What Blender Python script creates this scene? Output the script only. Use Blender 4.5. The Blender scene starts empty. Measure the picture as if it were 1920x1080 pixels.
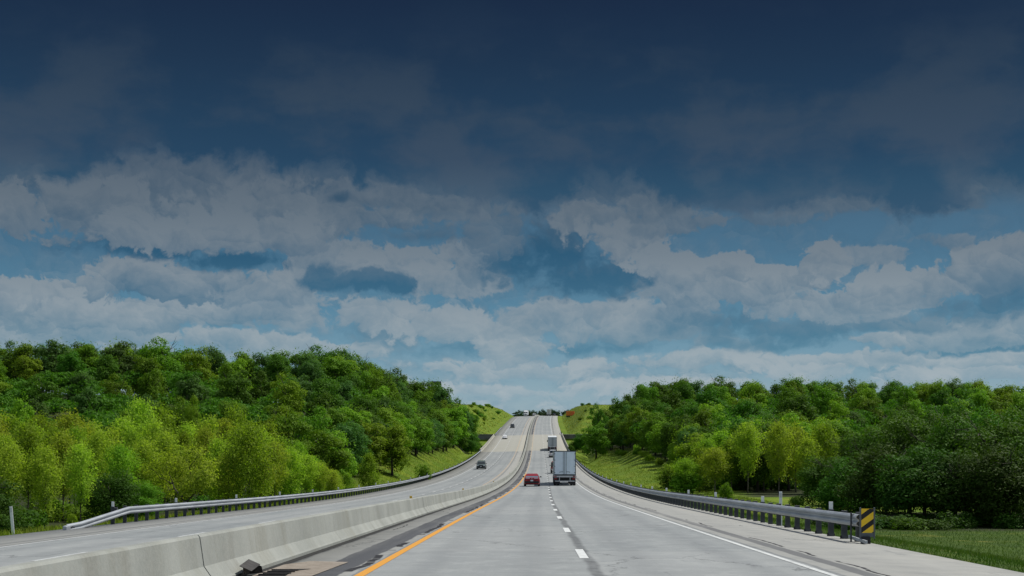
import bpy, bmesh, math, random, os
import numpy as np
from mathutils import Vector, Matrix

SC = bpy.context.scene
COL = SC.collection
R = math.radians
F = 2550.0            # focal length of the photograph in its own pixels
EYE = 1.52

# ------------------------------------------------------------------ object helpers
def link(o):
    COL.objects.link(o)
    return o

def props(o, label=None, cat=None, group=None, kind=None):
    if label: o['label'] = label
    if cat: o['category'] = cat
    if group: o['group'] = group
    if kind: o['kind'] = kind
    return o

def empty(name, loc=(0, 0, 0), rot=(0, 0, 0), label=None, cat=None, group=None):
    o = link(bpy.data.objects.new(name, None))
    o.location = loc
    o.rotation_euler = rot
    o.empty_display_size = 0.3
    return props(o, label, cat, group)

def mesh_np(name, verts, faces, mat=None, parent=None, smooth=False, uvs=None):
    """verts (n,3) array, faces (m,k) array or list of lists."""
    me = bpy.data.meshes.new(name)
    if isinstance(faces, np.ndarray):
        verts = np.asarray(verts, dtype=np.float32)
        m, k = faces.shape
        me.vertices.add(len(verts)); me.vertices.foreach_set('co', verts.ravel())
        me.loops.add(m * k); me.loops.foreach_set('vertex_index', faces.astype(np.int32).ravel())
        me.polygons.add(m)
        me.polygons.foreach_set('loop_start', np.arange(0, m * k, k, dtype=np.int32))
        me.polygons.foreach_set('loop_total', np.full(m, k, dtype=np.int32))
        me.update(calc_edges=True)
    else:
        me.from_pydata([tuple(v) for v in verts], [], faces)
    if uvs is not None:
        l = me.uv_layers.new(name='UVMap')
        li = np.zeros(len(me.loops), dtype=np.int32)
        me.loops.foreach_get('vertex_index', li)
        l.data.foreach_set('uv', np.asarray(uvs, dtype=np.float32)[li].ravel())
    if smooth:
        me.polygons.foreach_set('use_smooth', np.ones(len(me.polygons), dtype=bool))
    if mat: me.materials.append(mat)
    me.validate()
    o = link(bpy.data.objects.new(name, me))
    if parent: o.parent = parent
    return o

class MB:
    """collects simple solids and links them as one mesh object"""
    def __init__(s): s.v = []; s.f = []
    def add(s, verts, faces):
        b = len(s.v)
        s.v += [tuple(p) for p in verts]
        s.f += [[i + b for i in q] for q in faces]
        return s
    def box(s, c, d, M=None, taper=(1, 1), bev=0.0):
        x, y, z = d[0] / 2, d[1] / 2, d[2] / 2
        if bev > 0:
            bm = bmesh.new()
            bmesh.ops.create_cube(bm, size=1)
            for v in bm.verts: v.co = Vector((v.co.x * d[0], v.co.y * d[1], v.co.z * d[2]))
            bmesh.ops.bevel(bm, geom=list(bm.edges), offset=bev, segments=2, affect='EDGES', profile=.5)
            bm.verts.index_update()
            P = [v.co.copy() for v in bm.verts]; Q = [[v.index for v in f.verts] for f in bm.faces]
            bm.free()
            for p in P:
                if p.z > 0: p.x *= taper[0]; p.y *= taper[1]
        else:
            P = []
            for zz in (-z, z):
                tx, ty = (taper if zz > 0 else (1, 1))
                P += [Vector((-x * tx, -y * ty, zz)), Vector((x * tx, -y * ty, zz)), Vector((x * tx, y * ty, zz)), Vector((-x * tx, y * ty, zz))]
            Q = [[3, 2, 1, 0], [4, 5, 6, 7], [0, 1, 5, 4], [1, 2, 6, 5], [2, 3, 7, 6], [3, 0, 4, 7]]
        if M is not None: P = [M @ p for p in P]
        return s.add([p + Vector(c) for p in P], Q)
    def ring_loft(s, rings, cap=True, closed=True):
        k = len(rings[0]); b = len(s.v)
        for r in rings: s.v += [tuple(p) for p in r]
        for i in range(len(rings) - 1):
            for j in range(k if closed else k - 1):
                j2 = (j + 1) % k
                s.f.append([b + i * k + j, b + i * k + j2, b + (i + 1) * k + j2, b + (i + 1) * k + j])
        if cap and closed:
            s.f.append([b + j for j in range(k)][::-1])
            s.f.append([b + (len(rings) - 1) * k + j for j in range(k)])
        return s
    def tube(s, pts, rad, seg=8):
        pts = [Vector(p) for p in pts]
        if not hasattr(rad, '__len__'): rad = [rad] * len(pts)
        rings = []
        for i, p in enumerate(pts):
            t = (pts[min(i + 1, len(pts) - 1)] - pts[max(i - 1, 0)]).normalized()
            a = Vector((0, 0, 1)) if abs(t.z) < .9 else Vector((1, 0, 0))
            n = t.cross(a).normalized(); bb = t.cross(n)
            rings.append([p + (n * math.cos(2 * math.pi * k / seg) + bb * math.sin(2 * math.pi * k / seg)) * rad[i] for k in range(seg)])
        return s.ring_loft(rings)
    def cyl(s, c, r, h, axis='x', seg=20, r2=None):
        a = {'x': Vector((1, 0, 0)), 'y': Vector((0, 1, 0)), 'z': Vector((0, 0, 1))}[axis] * (h / 2)
        c = Vector(c)
        return s.tube([c - a, c + a], [r, r if r2 is None else r2], seg)
    def prism(s, pts, axis_vec):
        """extrude polygon pts (3d) along axis_vec"""
        a = Vector(axis_vec)
        P = [Vector(p) for p in pts]; n = len(P)
        return s.ring_loft([[p for p in P], [p + a for p in P]])
    def quad(s, a, b, c, d): return s.add([a, b, c, d], [[0, 1, 2, 3]])
    def build(s, name, mat=None, parent=None, smooth=False):
        o = mesh_np(name, s.v, s.f, mat, parent, smooth)
        bm = bmesh.new(); bm.from_mesh(o.data)
        bmesh.ops.recalc_face_normals(bm, faces=list(bm.faces))
        bm.to_mesh(o.data); bm.free()
        if smooth:
            o.data.polygons.foreach_set('use_smooth', np.ones(len(o.data.polygons), dtype=bool))
        return o

def structure(o):
    o['kind'] = 'structure'
    return o

def children_of(o): return list(o.children)

def copy_tree(o, parent=None):
    c = o.copy(); COL.objects.link(c)
    if parent is not None: c.parent = parent
    for ch in o.children: copy_tree(ch, c)
    return c

# ------------------------------------------------------------------ node helpers
class NT:
    def __init__(s, tree): s.t = tree; s.n = tree.nodes; s.l = tree.links
    def new(s, typ, **kw):
        n = s.n.new(typ)
        for k, v in kw.items(): setattr(n, k, v)
        return n
    def set(s, sock, v):
        if isinstance(v, bpy.types.NodeSocket): s.l.new(v, sock)
        elif v is not None: sock.default_value = v
    def math(s, op, a, b=None, c=None, clamp=False):
        n = s.new('ShaderNodeMath', operation=op); n.use_clamp = clamp
        for i, v in enumerate((a, b, c)):
            if v is not None: s.set(n.inputs[i], v)
        return n.outputs[0]
    def vm(s, op, a, b=None, c=None):
        n = s.new('ShaderNodeVectorMath', operation=op)
        for i, v in enumerate((a, b, c)):
            if v is not None: s.set(n.inputs[i], v)
        return n.outputs['Value'] if op in ('LENGTH', 'DOT_PRODUCT', 'DISTANCE') else n.outputs[0]
    def mr(s, v, a, b, c=0.0, d=1.0, smooth=True):
        n = s.new('ShaderNodeMapRange'); n.interpolation_type = 'SMOOTHSTEP' if smooth else 'LINEAR'
        n.clamp = True
        for i, q in enumerate((v, a, b, c, d)): s.set(n.inputs[i], q)
        return n.outputs[0]
    def mix(s, fac, a, b, mode='MIX'):
        n = s.new('ShaderNodeMix', data_type='RGBA', blend_type=mode)
        s.set(n.inputs[0], fac); s.set(n.inputs[6], a); s.set(n.inputs[7], b)
        return n.outputs[2]
    def noise(s, vec, scale, detail=4, rough=.5, dist=0.0, color=False, dim='3D', lac=2.0):
        n = s.new('ShaderNodeTexNoise'); n.noise_dimensions = dim
        if vec is not None: s.l.new(vec, n.inputs['Vector'])
        n.inputs['Scale'].default_value = scale; n.inputs['Detail'].default_value = detail
        n.inputs['Roughness'].default_value = rough; n.inputs['Distortion'].default_value = dist
        n.inputs['Lacunarity'].default_value = lac
        return n.outputs['Color' if color else 'Fac']
    def ramp(s, fac, stops, interp='LINEAR'):
        n = s.new('ShaderNodeValToRGB'); n.color_ramp.interpolation = interp
        s.l.new(fac, n.inputs[0])
        e = n.color_ramp.elements
        while len(e) < len(stops): e.new(0.5)
        for i, (p, c) in enumerate(stops):
            e[i].position = p; e[i].color = (c[0], c[1], c[2], 1)
        return n.outputs[0]
    def comb(s, x, y, z=0.0):
        n = s.new('ShaderNodeCombineXYZ')
        for i, v in enumerate((x, y, z)): s.set(n.inputs[i], v)
        return n.outputs[0]
    def sep(s, v):
        n = s.new('ShaderNodeSeparateXYZ'); s.l.new(v, n.inputs[0])
        return n.outputs

def srgb(r, g, b):
    f = lambda c: c / 12.92 if c <= .04045 else ((c + .055) / 1.055) ** 2.4
    return (f(r / 255), f(g / 255), f(b / 255), 1)

def new_mat(name):
    m = bpy.data.materials.new(name); m.use_nodes = True
    nt = NT(m.node_tree)
    b = m.node_tree.nodes['Principled BSDF']
    return m, nt, b

def c4(c): return (c[0], c[1], c[2], 1)

def mat(name, c, rough=.6, metal=0.0, c2=None, scale=6.0, bump=0.0, spec=.5, coat=0.0, coords='Object', detail=5, bscale=None):
    m, nt, b = new_mat(name)
    b.inputs['Roughness'].default_value = rough
    b.inputs['Metallic'].default_value = metal
    b.inputs['Specular IOR Level'].default_value = spec
    b.inputs['Coat Weight'].default_value = coat
    if c2 is None: c2 = [v * .82 for v in c[:3]]
    tc = nt.new('ShaderNodeTexCoord').outputs[coords]
    f = nt.noise(tc, scale, detail, .6)
    f2 = nt.mr(f, .3, .7)
    nt.l.new(nt.mix(f2, c4(c2), c4(c)), b.inputs['Base Color'])
    if bump:
        bn = nt.new('ShaderNodeBump'); bn.inputs['Strength'].default_value = bump; bn.inputs['Distance'].default_value = .02
        nt.l.new(nt.noise(tc, bscale or scale * 6, 4, .6), bn.inputs['Height'])
        nt.l.new(bn.outputs[0], b.inputs['Normal'])
    return m
# ------------------------------------------------------------------ alignment of the highway
def natural_spline(xs, ys):
    xs = np.array(xs, float); ys = np.array(ys, float); n = len(xs)
    h = np.diff(xs); A = np.zeros((n, n)); b = np.zeros(n); A[0, 0] = A[-1, -1] = 1
    for i in range(1, n - 1):
        A[i, i - 1] = h[i - 1]; A[i, i] = 2 * (h[i - 1] + h[i]); A[i, i + 1] = h[i]
        b[i] = 3 * ((ys[i + 1] - ys[i]) / h[i] - (ys[i] - ys[i - 1]) / h[i - 1])
    c = np.linalg.solve(A, b)
    def f(q):
        q = np.asarray(q, float); i = np.clip(np.searchsorted(xs, q) - 1, 0, n - 2)
        bb = (ys[i + 1] - ys[i]) / h[i] - h[i] * (2 * c[i] + c[i + 1]) / 3
        d = (c[i + 1] - c[i]) / (3 * h[i]); t = q - xs[i]
        return ys[i] + bb * t + c[i] * t ** 2 + d * t ** 3
    return f
_dev = natural_spline([-60, 0, 60, 142, 253, 390, 644, 830, 1000, 1300], [0, 0, .03, .62, 1.4, 2.0, 3.3, 6.0, 10.5, 20])
def cx(y):
    y = np.asarray(y, float)
    return .0161 * y + _dev(np.clip(y, -60, 1300))
def rz(y):
    y = np.asarray(y, float)
    z = -.0373 * y
    z = z + np.where(y > 80, 9e-5 * (np.clip(y, 80, 480) - 80) ** 2, 0)
    z = np.where(y > 480, -.0373 * 480 + 14.4 + .0347 * (np.clip(y, 480, 760) - 480), z)
    t = np.clip(y - 760, 0, 240)
    z = np.where(y > 760, z + .0347 * t - .0347 / 280 * t * t, z)
    z = np.where(y > 1000, z - .0248 * (np.clip(y, 1000, 1600) - 1000), z)
    return z
def uoff(u):
    u = np.asarray(u, float)
    return np.where(u > -4.76, -.035 * np.clip(u - 4.65, 0, 50), -.2 - .0215 * np.clip(-5.06 - u, 0, 50))
def P(u, y, dz=0.0):
    return Vector((float(u + cx(y)), float(y), float(rz(y) + uoff(u) + dz)))
def slope(y): return float((rz(y + 1) - rz(y - 1)) / 2)
def heading(y): return float((cx(y + 1) - cx(y - 1)) / 2)

BR0, BR1 = 408.0, 532.0   # the bridge
RE, LE = 8.5, -18.2       # pavement edges

# ------------------------------------------------------------------ terrain
def smooth(t):
    t = np.clip(t, 0, 1); return t * t * (3 - 2 * t)
SKY_PX = [-300, 0, 130, 300, 450, 620, 700, 760, 820, 870, 895, 930, 1040, 1085, 1120, 1165, 1200, 1290, 1400, 1500, 1700, 1920, 2300]
SKY_Y = [640, 640, 633, 641, 655, 651, 682, 697, 718, 757, 800, 840, 840, 800, 752, 744, 716, 699, 705, 701, 708, 713, 715]
RIDGE_Z = [330, 330, 330, 335, 345, 365, 385, 410, 440, 470, 480, 480, 480, 440, 430, 430, 440, 450, 450, 450, 450, 440, 430]
TREE_H = 14.0
def ridge(px):
    y = np.interp(px, SKY_PX, SKY_Y); z = np.interp(px, SKY_PX, RIDGE_Z)
    return z, (800 - y) / F * z + EYE - TREE_H
def natural(x, y):
    x = np.asarray(x, float); y = np.asarray(y, float)
    yy = np.maximum(y, 30)
    px = 960 + F * x / yy
    left = x < cx(y) - 4.76
    zb = np.where(left, np.interp(y, [-60, 35, 64, 110, 150, 220, 380], [-1.6, -2.6, -4.3, -5.6, -6.6, -7.5, -9]),
                  np.interp(y, [-60, 20, 35, 64, 110, 140, 220, 380], [-1.2, -1.9, -2.3, -3.5, -5.2, -6.2, -7.5, -9]))
    Zr, Hr = ridge(px)
    Zs = np.where(left, 165, 175)
    t = (y - Zs) / (Zr - Zs)
    hill = zb + np.maximum(Hr - zb, 0) * smooth(t) ** .8
    hill = hill - np.where(y > Zr, .05 * (y - Zr), 0)
    hill = np.where(y > Zr, np.maximum(hill, -6), hill)
    u = x - cx(y)
    v = smooth((y - 385) / 25) * smooth((545 - y) / 10) * smooth((24 - np.abs(u + 5)) / 8)
    hill = hill - 5 * v
    # the cut beyond the bridge
    far = rz(np.clip(y, 533, 1300)) + np.interp(y, [532.5, 534, 560, 640, 760, 880, 1000, 1200], [.0, .2, 4.2, 9.5, 6.5, 3.2, 2.0, 1.0])
    far = np.where(y > 532.5, far, -30)
    bump = 1.1 * np.sin(x * .013 + 1) * np.sin(y * .011) + .5 * np.sin(x * .05) * np.cos(y * .043)
    return np.maximum(hill, far) + bump * np.where(np.abs(u) < 40, .3, 1)
def terrain(x, y):
    x = np.asarray(x, float); y = np.asarray(y, float)
    nat = natural(x, y)
    u = x - cx(y)
    d = np.maximum(0, np.maximum(u - (RE + .1), (LE - .1) - u))
    edge = rz(y) + uoff(np.clip(u, LE, RE)) - .10
    w = np.clip(2.0 * np.abs(nat - edge), 5, 26)
    w = np.where(y > 532.5, np.clip(1.35 * np.abs(nat - edge), 6, 18), w)
    t = np.clip((d - np.where(y > 532.5, 2.5, .8)) / w, 0, 1)
    z = edge + (nat - edge) * (t * .55 + .45 * smooth(t))
    z = np.where(d <= 0, edge - .22, z)
    onbr = (y > BR0 + .5) & (y < BR1 - .2)
    k = np.clip((d - 9) / 16, 0, 1)
    side = edge - 1.9 + (nat - edge + 1.9) * k
    return np.where(onbr, np.where(d <= 0, np.minimum(nat, edge - 7), side), z)
def tz(x, y): return float(terrain(x, y))

us = np.concatenate([[-4000, -2200, -1200, -800, -560], np.arange(-420, -60, 8), np.arange(-60, -20, 1.6), np.arange(-19.8, -18.3, .5), [-18.3, -14, -9, -4.76, 0, 4, 8.6],
                     np.arange(8.9, 11, .5), np.arange(11.2, 60, 1.6), np.arange(60, 420, 8), [560, 800, 1200, 2200, 4000]])
ys = np.concatenate([[-400, -120], np.arange(-60, 200, 3), np.arange(200, 406, 4), [407.6, 408.6, 412], np.arange(416, 530, 6), [531.5, 532.8], np.arange(536, 700, 5), np.arange(700, 1100, 12), np.arange(1100, 1700, 40), [2000, 3000, 5000, 8000]])
UU, YY = np.meshgrid(us, ys)
XX = UU + cx(YY)
ZZ = terrain(XX, YY)
far_f = smooth((YY - 1100) / 300)
ZZ = ZZ * (1 - far_f) + far_f * 2.0
ZZ += np.where((np.abs(UU) > 60) & (YY < 1100), .0, 0)
nr, nc = UU.shape
ii = np.arange(nr * nc).reshape(nr, nc)
faces = np.stack([ii[:-1, :-1], ii[:-1, 1:], ii[1:, 1:], ii[1:, :-1]], -1).reshape(-1, 4)

def mat_ground():
    m, nt, b = new_mat('grass_ground')
    geo = nt.new('ShaderNodeNewGeometry').outputs['Position']
    at = nt.new('ShaderNodeAttribute'); at.attribute_name = 'litter'
    n1 = nt.noise(geo, .12, 5, .6); n2 = nt.noise(geo, 1.6, 5, .65)
    st = nt.noise(nt.vm('MULTIPLY', geo, (1.6, .35, 1.6)), 1.0, 5, .65)
    g = nt.mix(nt.mr(n1, .35, .65), (.092, .160, .007, 1), (.150, .210, .009, 1))
    g = nt.mix(nt.mr(st, .35, .72), nt.mix(.35, g, (.04, .085, .010, 1)), g)
    g = nt.mix(nt.mr(n2, .55, .75, 0, .25), g, (.17, .175, .022, 1))
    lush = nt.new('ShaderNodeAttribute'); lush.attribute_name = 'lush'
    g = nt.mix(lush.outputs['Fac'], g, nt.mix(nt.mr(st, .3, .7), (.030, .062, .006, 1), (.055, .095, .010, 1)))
    pt = nt.noise(geo, .28, 6, .7)
    g = nt.mix(nt.mr(pt, .50, .66, 0, .4), g, (.045, .095, .008, 1))
    g = nt.mix(nt.mr(pt, .47, .32, 0, .65), g, (.19, .175, .032, 1))
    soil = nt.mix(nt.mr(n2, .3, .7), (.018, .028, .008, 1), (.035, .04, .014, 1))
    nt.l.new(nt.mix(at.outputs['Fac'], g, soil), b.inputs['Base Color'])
    b.inputs['Roughness'].default_value = .9; b.inputs['Specular IOR Level'].default_value = .15
    bn = nt.new('ShaderNodeBump'); bn.inputs['Strength'].default_value = .8; bn.inputs['Distance'].default_value = .12
    nt.l.new(nt.noise(geo, 3.0, 6, .7), bn.inputs['Height']); nt.l.new(bn.outputs[0], b.inputs['Normal'])
    return m
M_GROUND = mat_ground()
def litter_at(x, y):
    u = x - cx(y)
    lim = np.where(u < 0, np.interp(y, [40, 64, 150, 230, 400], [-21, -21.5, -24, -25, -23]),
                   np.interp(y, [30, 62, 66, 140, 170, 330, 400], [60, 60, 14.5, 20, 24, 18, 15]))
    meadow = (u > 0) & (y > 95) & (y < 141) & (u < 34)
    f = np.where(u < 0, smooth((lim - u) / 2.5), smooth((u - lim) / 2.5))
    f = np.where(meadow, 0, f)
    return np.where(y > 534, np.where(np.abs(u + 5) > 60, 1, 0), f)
g = structure(mesh_np('ground', np.stack([XX.ravel(), YY.ravel(), ZZ.ravel()], -1), faces, M_GROUND, smooth=True))
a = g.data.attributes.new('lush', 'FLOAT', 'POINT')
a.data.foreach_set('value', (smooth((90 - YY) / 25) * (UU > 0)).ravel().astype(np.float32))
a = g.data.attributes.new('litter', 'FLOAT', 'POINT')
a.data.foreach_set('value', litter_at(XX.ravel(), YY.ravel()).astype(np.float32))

# ------------------------------------------------------------------ road surfaces
def ysamples(y0, y1):
    out = [y0]
    while out[-1] < y1:
        y = out[-1]; out.append(min(y1, y + (2.0 if y < 200 else 4.0 if y < 700 else 6.0)))
    return np.array(out)
def ribbon(name, ulist, y0, y1, mat_, dz=0.0, skirt=0.0, Y=None):
    Y = ysamples(y0, y1) if Y is None else Y
    ul = list(ulist); dzs = [dz] * len(ul)
    if skirt:
        ul = [ul[0]] + ul + [ul[-1]]; dzs = [dz - skirt] + dzs + [dz - skirt]
    U, YY = np.meshgrid(np.array(ul), Y)
    Z = rz(YY) + uoff(U) + np.array(dzs)[None, :]
    X = U + cx(YY)
    nr, nc = U.shape; ii = np.arange(nr * nc).reshape(nr, nc)
    f = np.stack([ii[:-1, :-1], ii[:-1, 1:], ii[1:, 1:], ii[1:, :-1]], -1).reshape(-1, 4)
    return structure(mesh_np(name, np.stack([X.ravel(), YY.ravel(), Z.ravel()], -1), f, mat_, uvs=np.stack([U.ravel(), YY.ravel()], -1)))

def mat_road(name, seams, bands, cracks, tracks):
    m, nt, b = new_mat(name)
    uv = nt.new('ShaderNodeUVMap').outputs[0]
    u, s, _ = nt.sep(uv)
    vec = nt.comb(u, s, 0.0)
    big = nt.noise(nt.vm('MULTIPLY', vec, (.35, .03, 1)), 1.0, 5, .6)
    streak = nt.noise(nt.vm('MULTIPLY', vec, (3.0, .05, 1)), 1.0, 4, .6)
    mid = nt.noise(vec, .9, 6, .62)
    fine = nt.noise(vec, 26, 3, .75)
    col = nt.mix(nt.mr(big, .3, .7), (.262, .288, .295, 1), (.325, .35, .352, 1))
    col = nt.mix(nt.mr(streak, .35, .7, 0, .5), col, (.365, .385, .38, 1))
    col = nt.mix(nt.mr(mid, .48, .66, 0, .42), col, (.21, .23, .235, 1))
    col = nt.mix(nt.mr(fine, .3, .72, 0, .5), col, (.17, .18, .19, 1))
    tine = nt.noise(nt.vm('MULTIPLY', vec, (.7, 7.0, 1)), 1.0, 5, .7)
    col = nt.mix(nt.mr(tine, .46, .64, 0, .42), col, (.20, .215, .22, 1))
    tine2 = nt.noise(nt.vm('MULTIPLY', vec, (1.6, 1.1, 1)), 1.0, 7, .72)
    col = nt.mix(nt.mr(tine2, .50, .62, 0, .34), col, (.42, .44, .435, 1))
    # slab to slab differences and saw-cut joints across the lanes
    slab = nt.math('FLOOR', nt.math('DIVIDE', s, 14.0)); lane = nt.math('FLOOR', nt.math('DIVIDE', nt.math('SUBTRACT', u, .98), 3.66))
    wn = nt.new('ShaderNodeTexWhiteNoise'); wn.noise_dimensions = '2D'; nt.l.new(nt.comb(slab, lane), wn.inputs['Vector'])
    col = nt.mix(nt.math('MULTIPLY', wn.outputs[0], .26), col, (.43, .44, .43, 1))
    fr = nt.math('PINGPONG', s, 7.0)
    jn = nt.math('MULTIPLY', nt.mr(fr, .05, .0), .5)
    col = nt.mix(jn, col, (.12, .125, .13, 1))
    # shoulders are paler concrete
    for (u0, u1) in bands['shoulder']:
        f = nt.math('MULTIPLY', nt.mr(u, u0, u0 + .12), nt.mr(u, u1, u1 - .12))
        col = nt.mix(nt.math('MULTIPLY', f, .55), col, nt.mix(nt.mr(mid, .3, .75), (.40, .388, .348, 1), (.30, .296, .272, 1)))
    wob = nt.noise(nt.comb(0.0, s, 0.0), .35, 5, .65)
    wob2 = nt.noise(vec, 2.5, 4, .7)
    uw = nt.math('ADD', u, nt.math('MULTIPLY', nt.math('SUBTRACT', wob, .5), .22))
    # wheel tracks rubbed slightly darker
    for u0 in tracks:
        d = nt.math('ABSOLUTE', nt.math('SUBTRACT', u, u0))
        col = nt.mix(nt.math('MULTIPLY', nt.mr(d, .5, .05), .26), col, (.17, .185, .195, 1))
    for (u0, w, a) in seams:
        d = nt.math('ABSOLUTE', nt.math('SUBTRACT', uw, u0))
        f = nt.math('MULTIPLY', nt.mr(d, w, w * .3), nt.mr(wob2, .25, .6, .35, 1.0))
        col = nt.mix(nt.math('MULTIPLY', f, a), col, (.085, .09, .095, 1))
    # rumble bands: dark strip with milled ribs
    rib = nt.mr(nt.math('PINGPONG', s, .15), .02, .1)
    for (u0, u1, a) in bands['rumble']:
        f = nt.math('MULTIPLY', nt.mr(uw, u0, u0 + .05), nt.mr(uw, u1, u1 - .05))
        f = nt.math('MULTIPLY', f, nt.mr(nt.noise(nt.vm('MULTIPLY', vec, (1, .06, 1)), 1.0, 4, .6), .25, .55, .45, 1.0))
        c = nt.mix(rib, (.05, .053, .06, 1), (.12, .125, .135, 1))
        col = nt.mix(nt.math('MULTIPLY', f, a), col, c)
    # tar-filled cracks that come and go
    for (u0, w, th) in cracks:
        d = nt.math('ABSOLUTE', nt.math('SUBTRACT', nt.math('ADD', u, nt.math('MULTIPLY', nt.math('SUBTRACT', wob, .5), .5)), u0))
        on = nt.mr(nt.noise(nt.comb(u0, s, 3.0), .16, 3, .6), th, th + .03)
        f = nt.math('MULTIPLY', nt.mr(d, w, w * .6), on)
        col = nt.mix(f, col, (.018, .018, .022, 1))
    vr = nt.new('ShaderNodeTexVoronoi'); vr.feature = 'DISTANCE_TO_EDGE'; vr.voronoi_dimensions = '2D'; vr.inputs['Scale'].default_value = .22
    wv_ = nt.vm('ADD', vec, nt.vm('MULTIPLY', nt.vm('SUBTRACT', nt.noise(vec, 1.2, 4, .7, color=True), (.5, .5, .5)), (1.6, 1.6, 0)))
    nt.l.new(nt.vm('MULTIPLY', wv_, (1.0, .55, 1)), vr.inputs['Vector'])
    ck = nt.math('MULTIPLY', nt.mr(vr.outputs['Distance'],   .009, .002), nt.mr(nt.noise(vec, .12, 3, .5), .46, .54))
    col = nt.mix(nt.math('MULTIPLY', ck, .7), col, (.08, .085, .09, 1))
    sm = nt.noise(nt.vm('MULTIPLY', vec, (1.5, .22, 1)), 1.0, 6, .7)
    col = nt.mix(nt.mr(sm, .60, .70, 0, .42), col, (.12, .13, .14, 1))
    # bridge deck
    bd = nt.math('MULTIPLY', nt.mr(s, BR0 - 3, BR0 - 2.5), nt.mr(s, BR1 + 3, BR1 + 2.5))
    col = nt.mix(nt.math('MULTIPLY', bd, .75), col, nt.mix(nt.mr(mid, .3, .75), (.45, .435, .36, 1), (.36, .355, .31, 1)))
    nt.l.new(nt.mix(1.0, col, (.80, .80, .80, 1), 'MULTIPLY'), b.inputs['Base Color'])
    b.inputs['Roughness'].default_value = .82; b.inputs['Specular IOR Level'].default_value = .3
    bn = nt.new('ShaderNodeBump'); bn.inputs['Strength'].default_value = .35; bn.inputs['Distance'].default_value = .01
    nt.l.new(fine, bn.inputs['Height']); nt.l.new(bn.outputs[0], b.inputs['Normal'])
    return m
M_ROADR = mat_road('concrete_road', [(1.02, .15, .75), (-2.78, .05, .5), (4.82, .07, .5), (-4.35, .16, .95)],
                   {'shoulder': [(-4.5, -2.8), (4.8, 8.7)], 'rumble': [(-3.60, -3.0, 1.0), (5.15, 5.52, .75)]},
                   [(-2.95, .095, .47), (5.62, .05, .50), (6.9, .03, .58), (-4.05, .025, .6)], [-1.75, .0, 1.95, 3.7])
M_ROADL = mat_road('concrete_road_far', [(-10.75, .11, .8), (-14.95, .22, .45), (-6.9, .2, .55)],
                   {'shoulder': [(-7.2, -5.0), (-18.6, -14.75)], 'rumble': [(-15.75, -15.3, .5)]},
                   [(-6.6, .05, .62)], [-8.2, -10.0, -11.9, -13.6])
ribbon('road', [-4.62, -2.7, 0.98, 4.65, 6.5, RE], -60, 1500, M_ROADR, 0, .5)
ribbon('road', [LE, -14.6, -10.95, -7.3, -4.9], -60, 1500, M_ROADL, 0, .5)

def mat_paint(name, c, wear):
    m, nt, b = new_mat(name)
    geo = nt.new('ShaderNodeNewGeometry').outputs['Position']
    n = nt.noise(geo, 5, 6, .7)
    col = nt.mix(nt.mr(n, wear, wear + .2, 0, .75), c4(c), (.27, .28, .28, 1))
    nt.l.new(col, b.inputs['Base Color']); b.inputs['Roughness'].default_value = .6
    return m
M_YEL = mat_paint('yellow_paint', (.60, .27, .016), .57)
M_YELW = mat_paint('worn_yellow_paint', (.50, .33, .14), .40)
M_WHT = mat_paint('white_paint', (.60, .62, .61), .50)
M_WHTE = mat_paint('edge_white_paint', (.56, .58, .57), .46)
M_WHTW = mat_paint('worn_white_paint', (.5, .52, .52), .42)
ribbon('edge_line', [-2.76, -2.60], -40, 235, M_YEL, .006)
ribbon('edge_line', [-2.75, -2.61], 235, 1100, M_YELW, .006)
ribbon('edge_line', [4.585, 4.705], -40, 1100, M_WHTE, .006)
ribbon('edge_line', [-14.70, -14.55], -40, 1100, M_WHTW, .006)
ribbon('edge_line', [-7.40, -7.24], -40, 1100, M_YELW, .006)
def dashes(name, uc, w, y0, y1, step, ln, m):
    V = []; Fc = []
    y = y0
    while y < y1:
        for k in range(3):
            a, c = y + ln * k / 3, y + ln * (k + 1) / 3
            if k == 0: V += [P(uc - w / 2, a, .006), P(uc + w / 2, a, .006)]
            V += [P(uc - w / 2, c, .006), P(uc + w / 2, c, .006)]
            n = len(V); Fc.append([n - 4, n - 3, n - 1, n - 2])
        y += step
    return structure(mesh_np(name, V, Fc, m))
dashes('lane_line', .96, .17, 25.5 - 12.2 * 4, 900, 12.2, 3.2, M_WHT)
dashes('lane_line', -11.02, .17, 30 - 12.2 * 4, 900, 12.2, 3.6, M_WHTW)
# ------------------------------------------------------------------ median barrier
def mat_concrete(name, c1, c2, streak=.5):
    m, nt, b = new_mat(name)
    geo = nt.new('ShaderNodeNewGeometry').outputs['Position']
    n1 = nt.noise(geo, .5, 5, .6)
    st = nt.noise(nt.vm('MULTIPLY', geo, (.3, .8, .10)), 1.0, 5, .65)
    st2 = nt.noise(nt.vm('MULTIPLY', geo, (.3, 1.3, .22)), 1.0, 5, .62)
    fi = nt.noise(geo, 14, 5, .7)
    col = nt.mix(nt.mr(n1, .3, .7), c4(c2), c4(c1))
    col = nt.mix(nt.mr(st, .48, .72, 0, streak), col, (.20, .20, .165, 1))
    col = nt.mix(nt.mr(st2, .52, .75, 0, streak * .7), col, (.16, .155, .13, 1))
    col = nt.mix(nt.mr(fi, .35, .8, 0, .25), col, (.4, .4, .37, 1))
    nt.l.new(col, b.inputs['Base Color']); b.inputs['Roughness'].default_value = .85
    b.inputs['Specular IOR Level'].default_value = .25
    bn = nt.new('ShaderNodeBump'); bn.inputs['Strength'].default_value = .4; bn.inputs['Distance'].default_value = .015
    nt.l.new(fi, bn.inputs['Height']); nt.l.new(bn.outputs[0], b.inputs['Normal'])
    return m
M_BAR = mat_concrete('barrier_concrete', (.30, .315, .292), (.225, .238, .22))
M_PARA = mat_concrete('parapet_concrete', (.36, .35, .30), (.28, .275, .235), .35)
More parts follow.
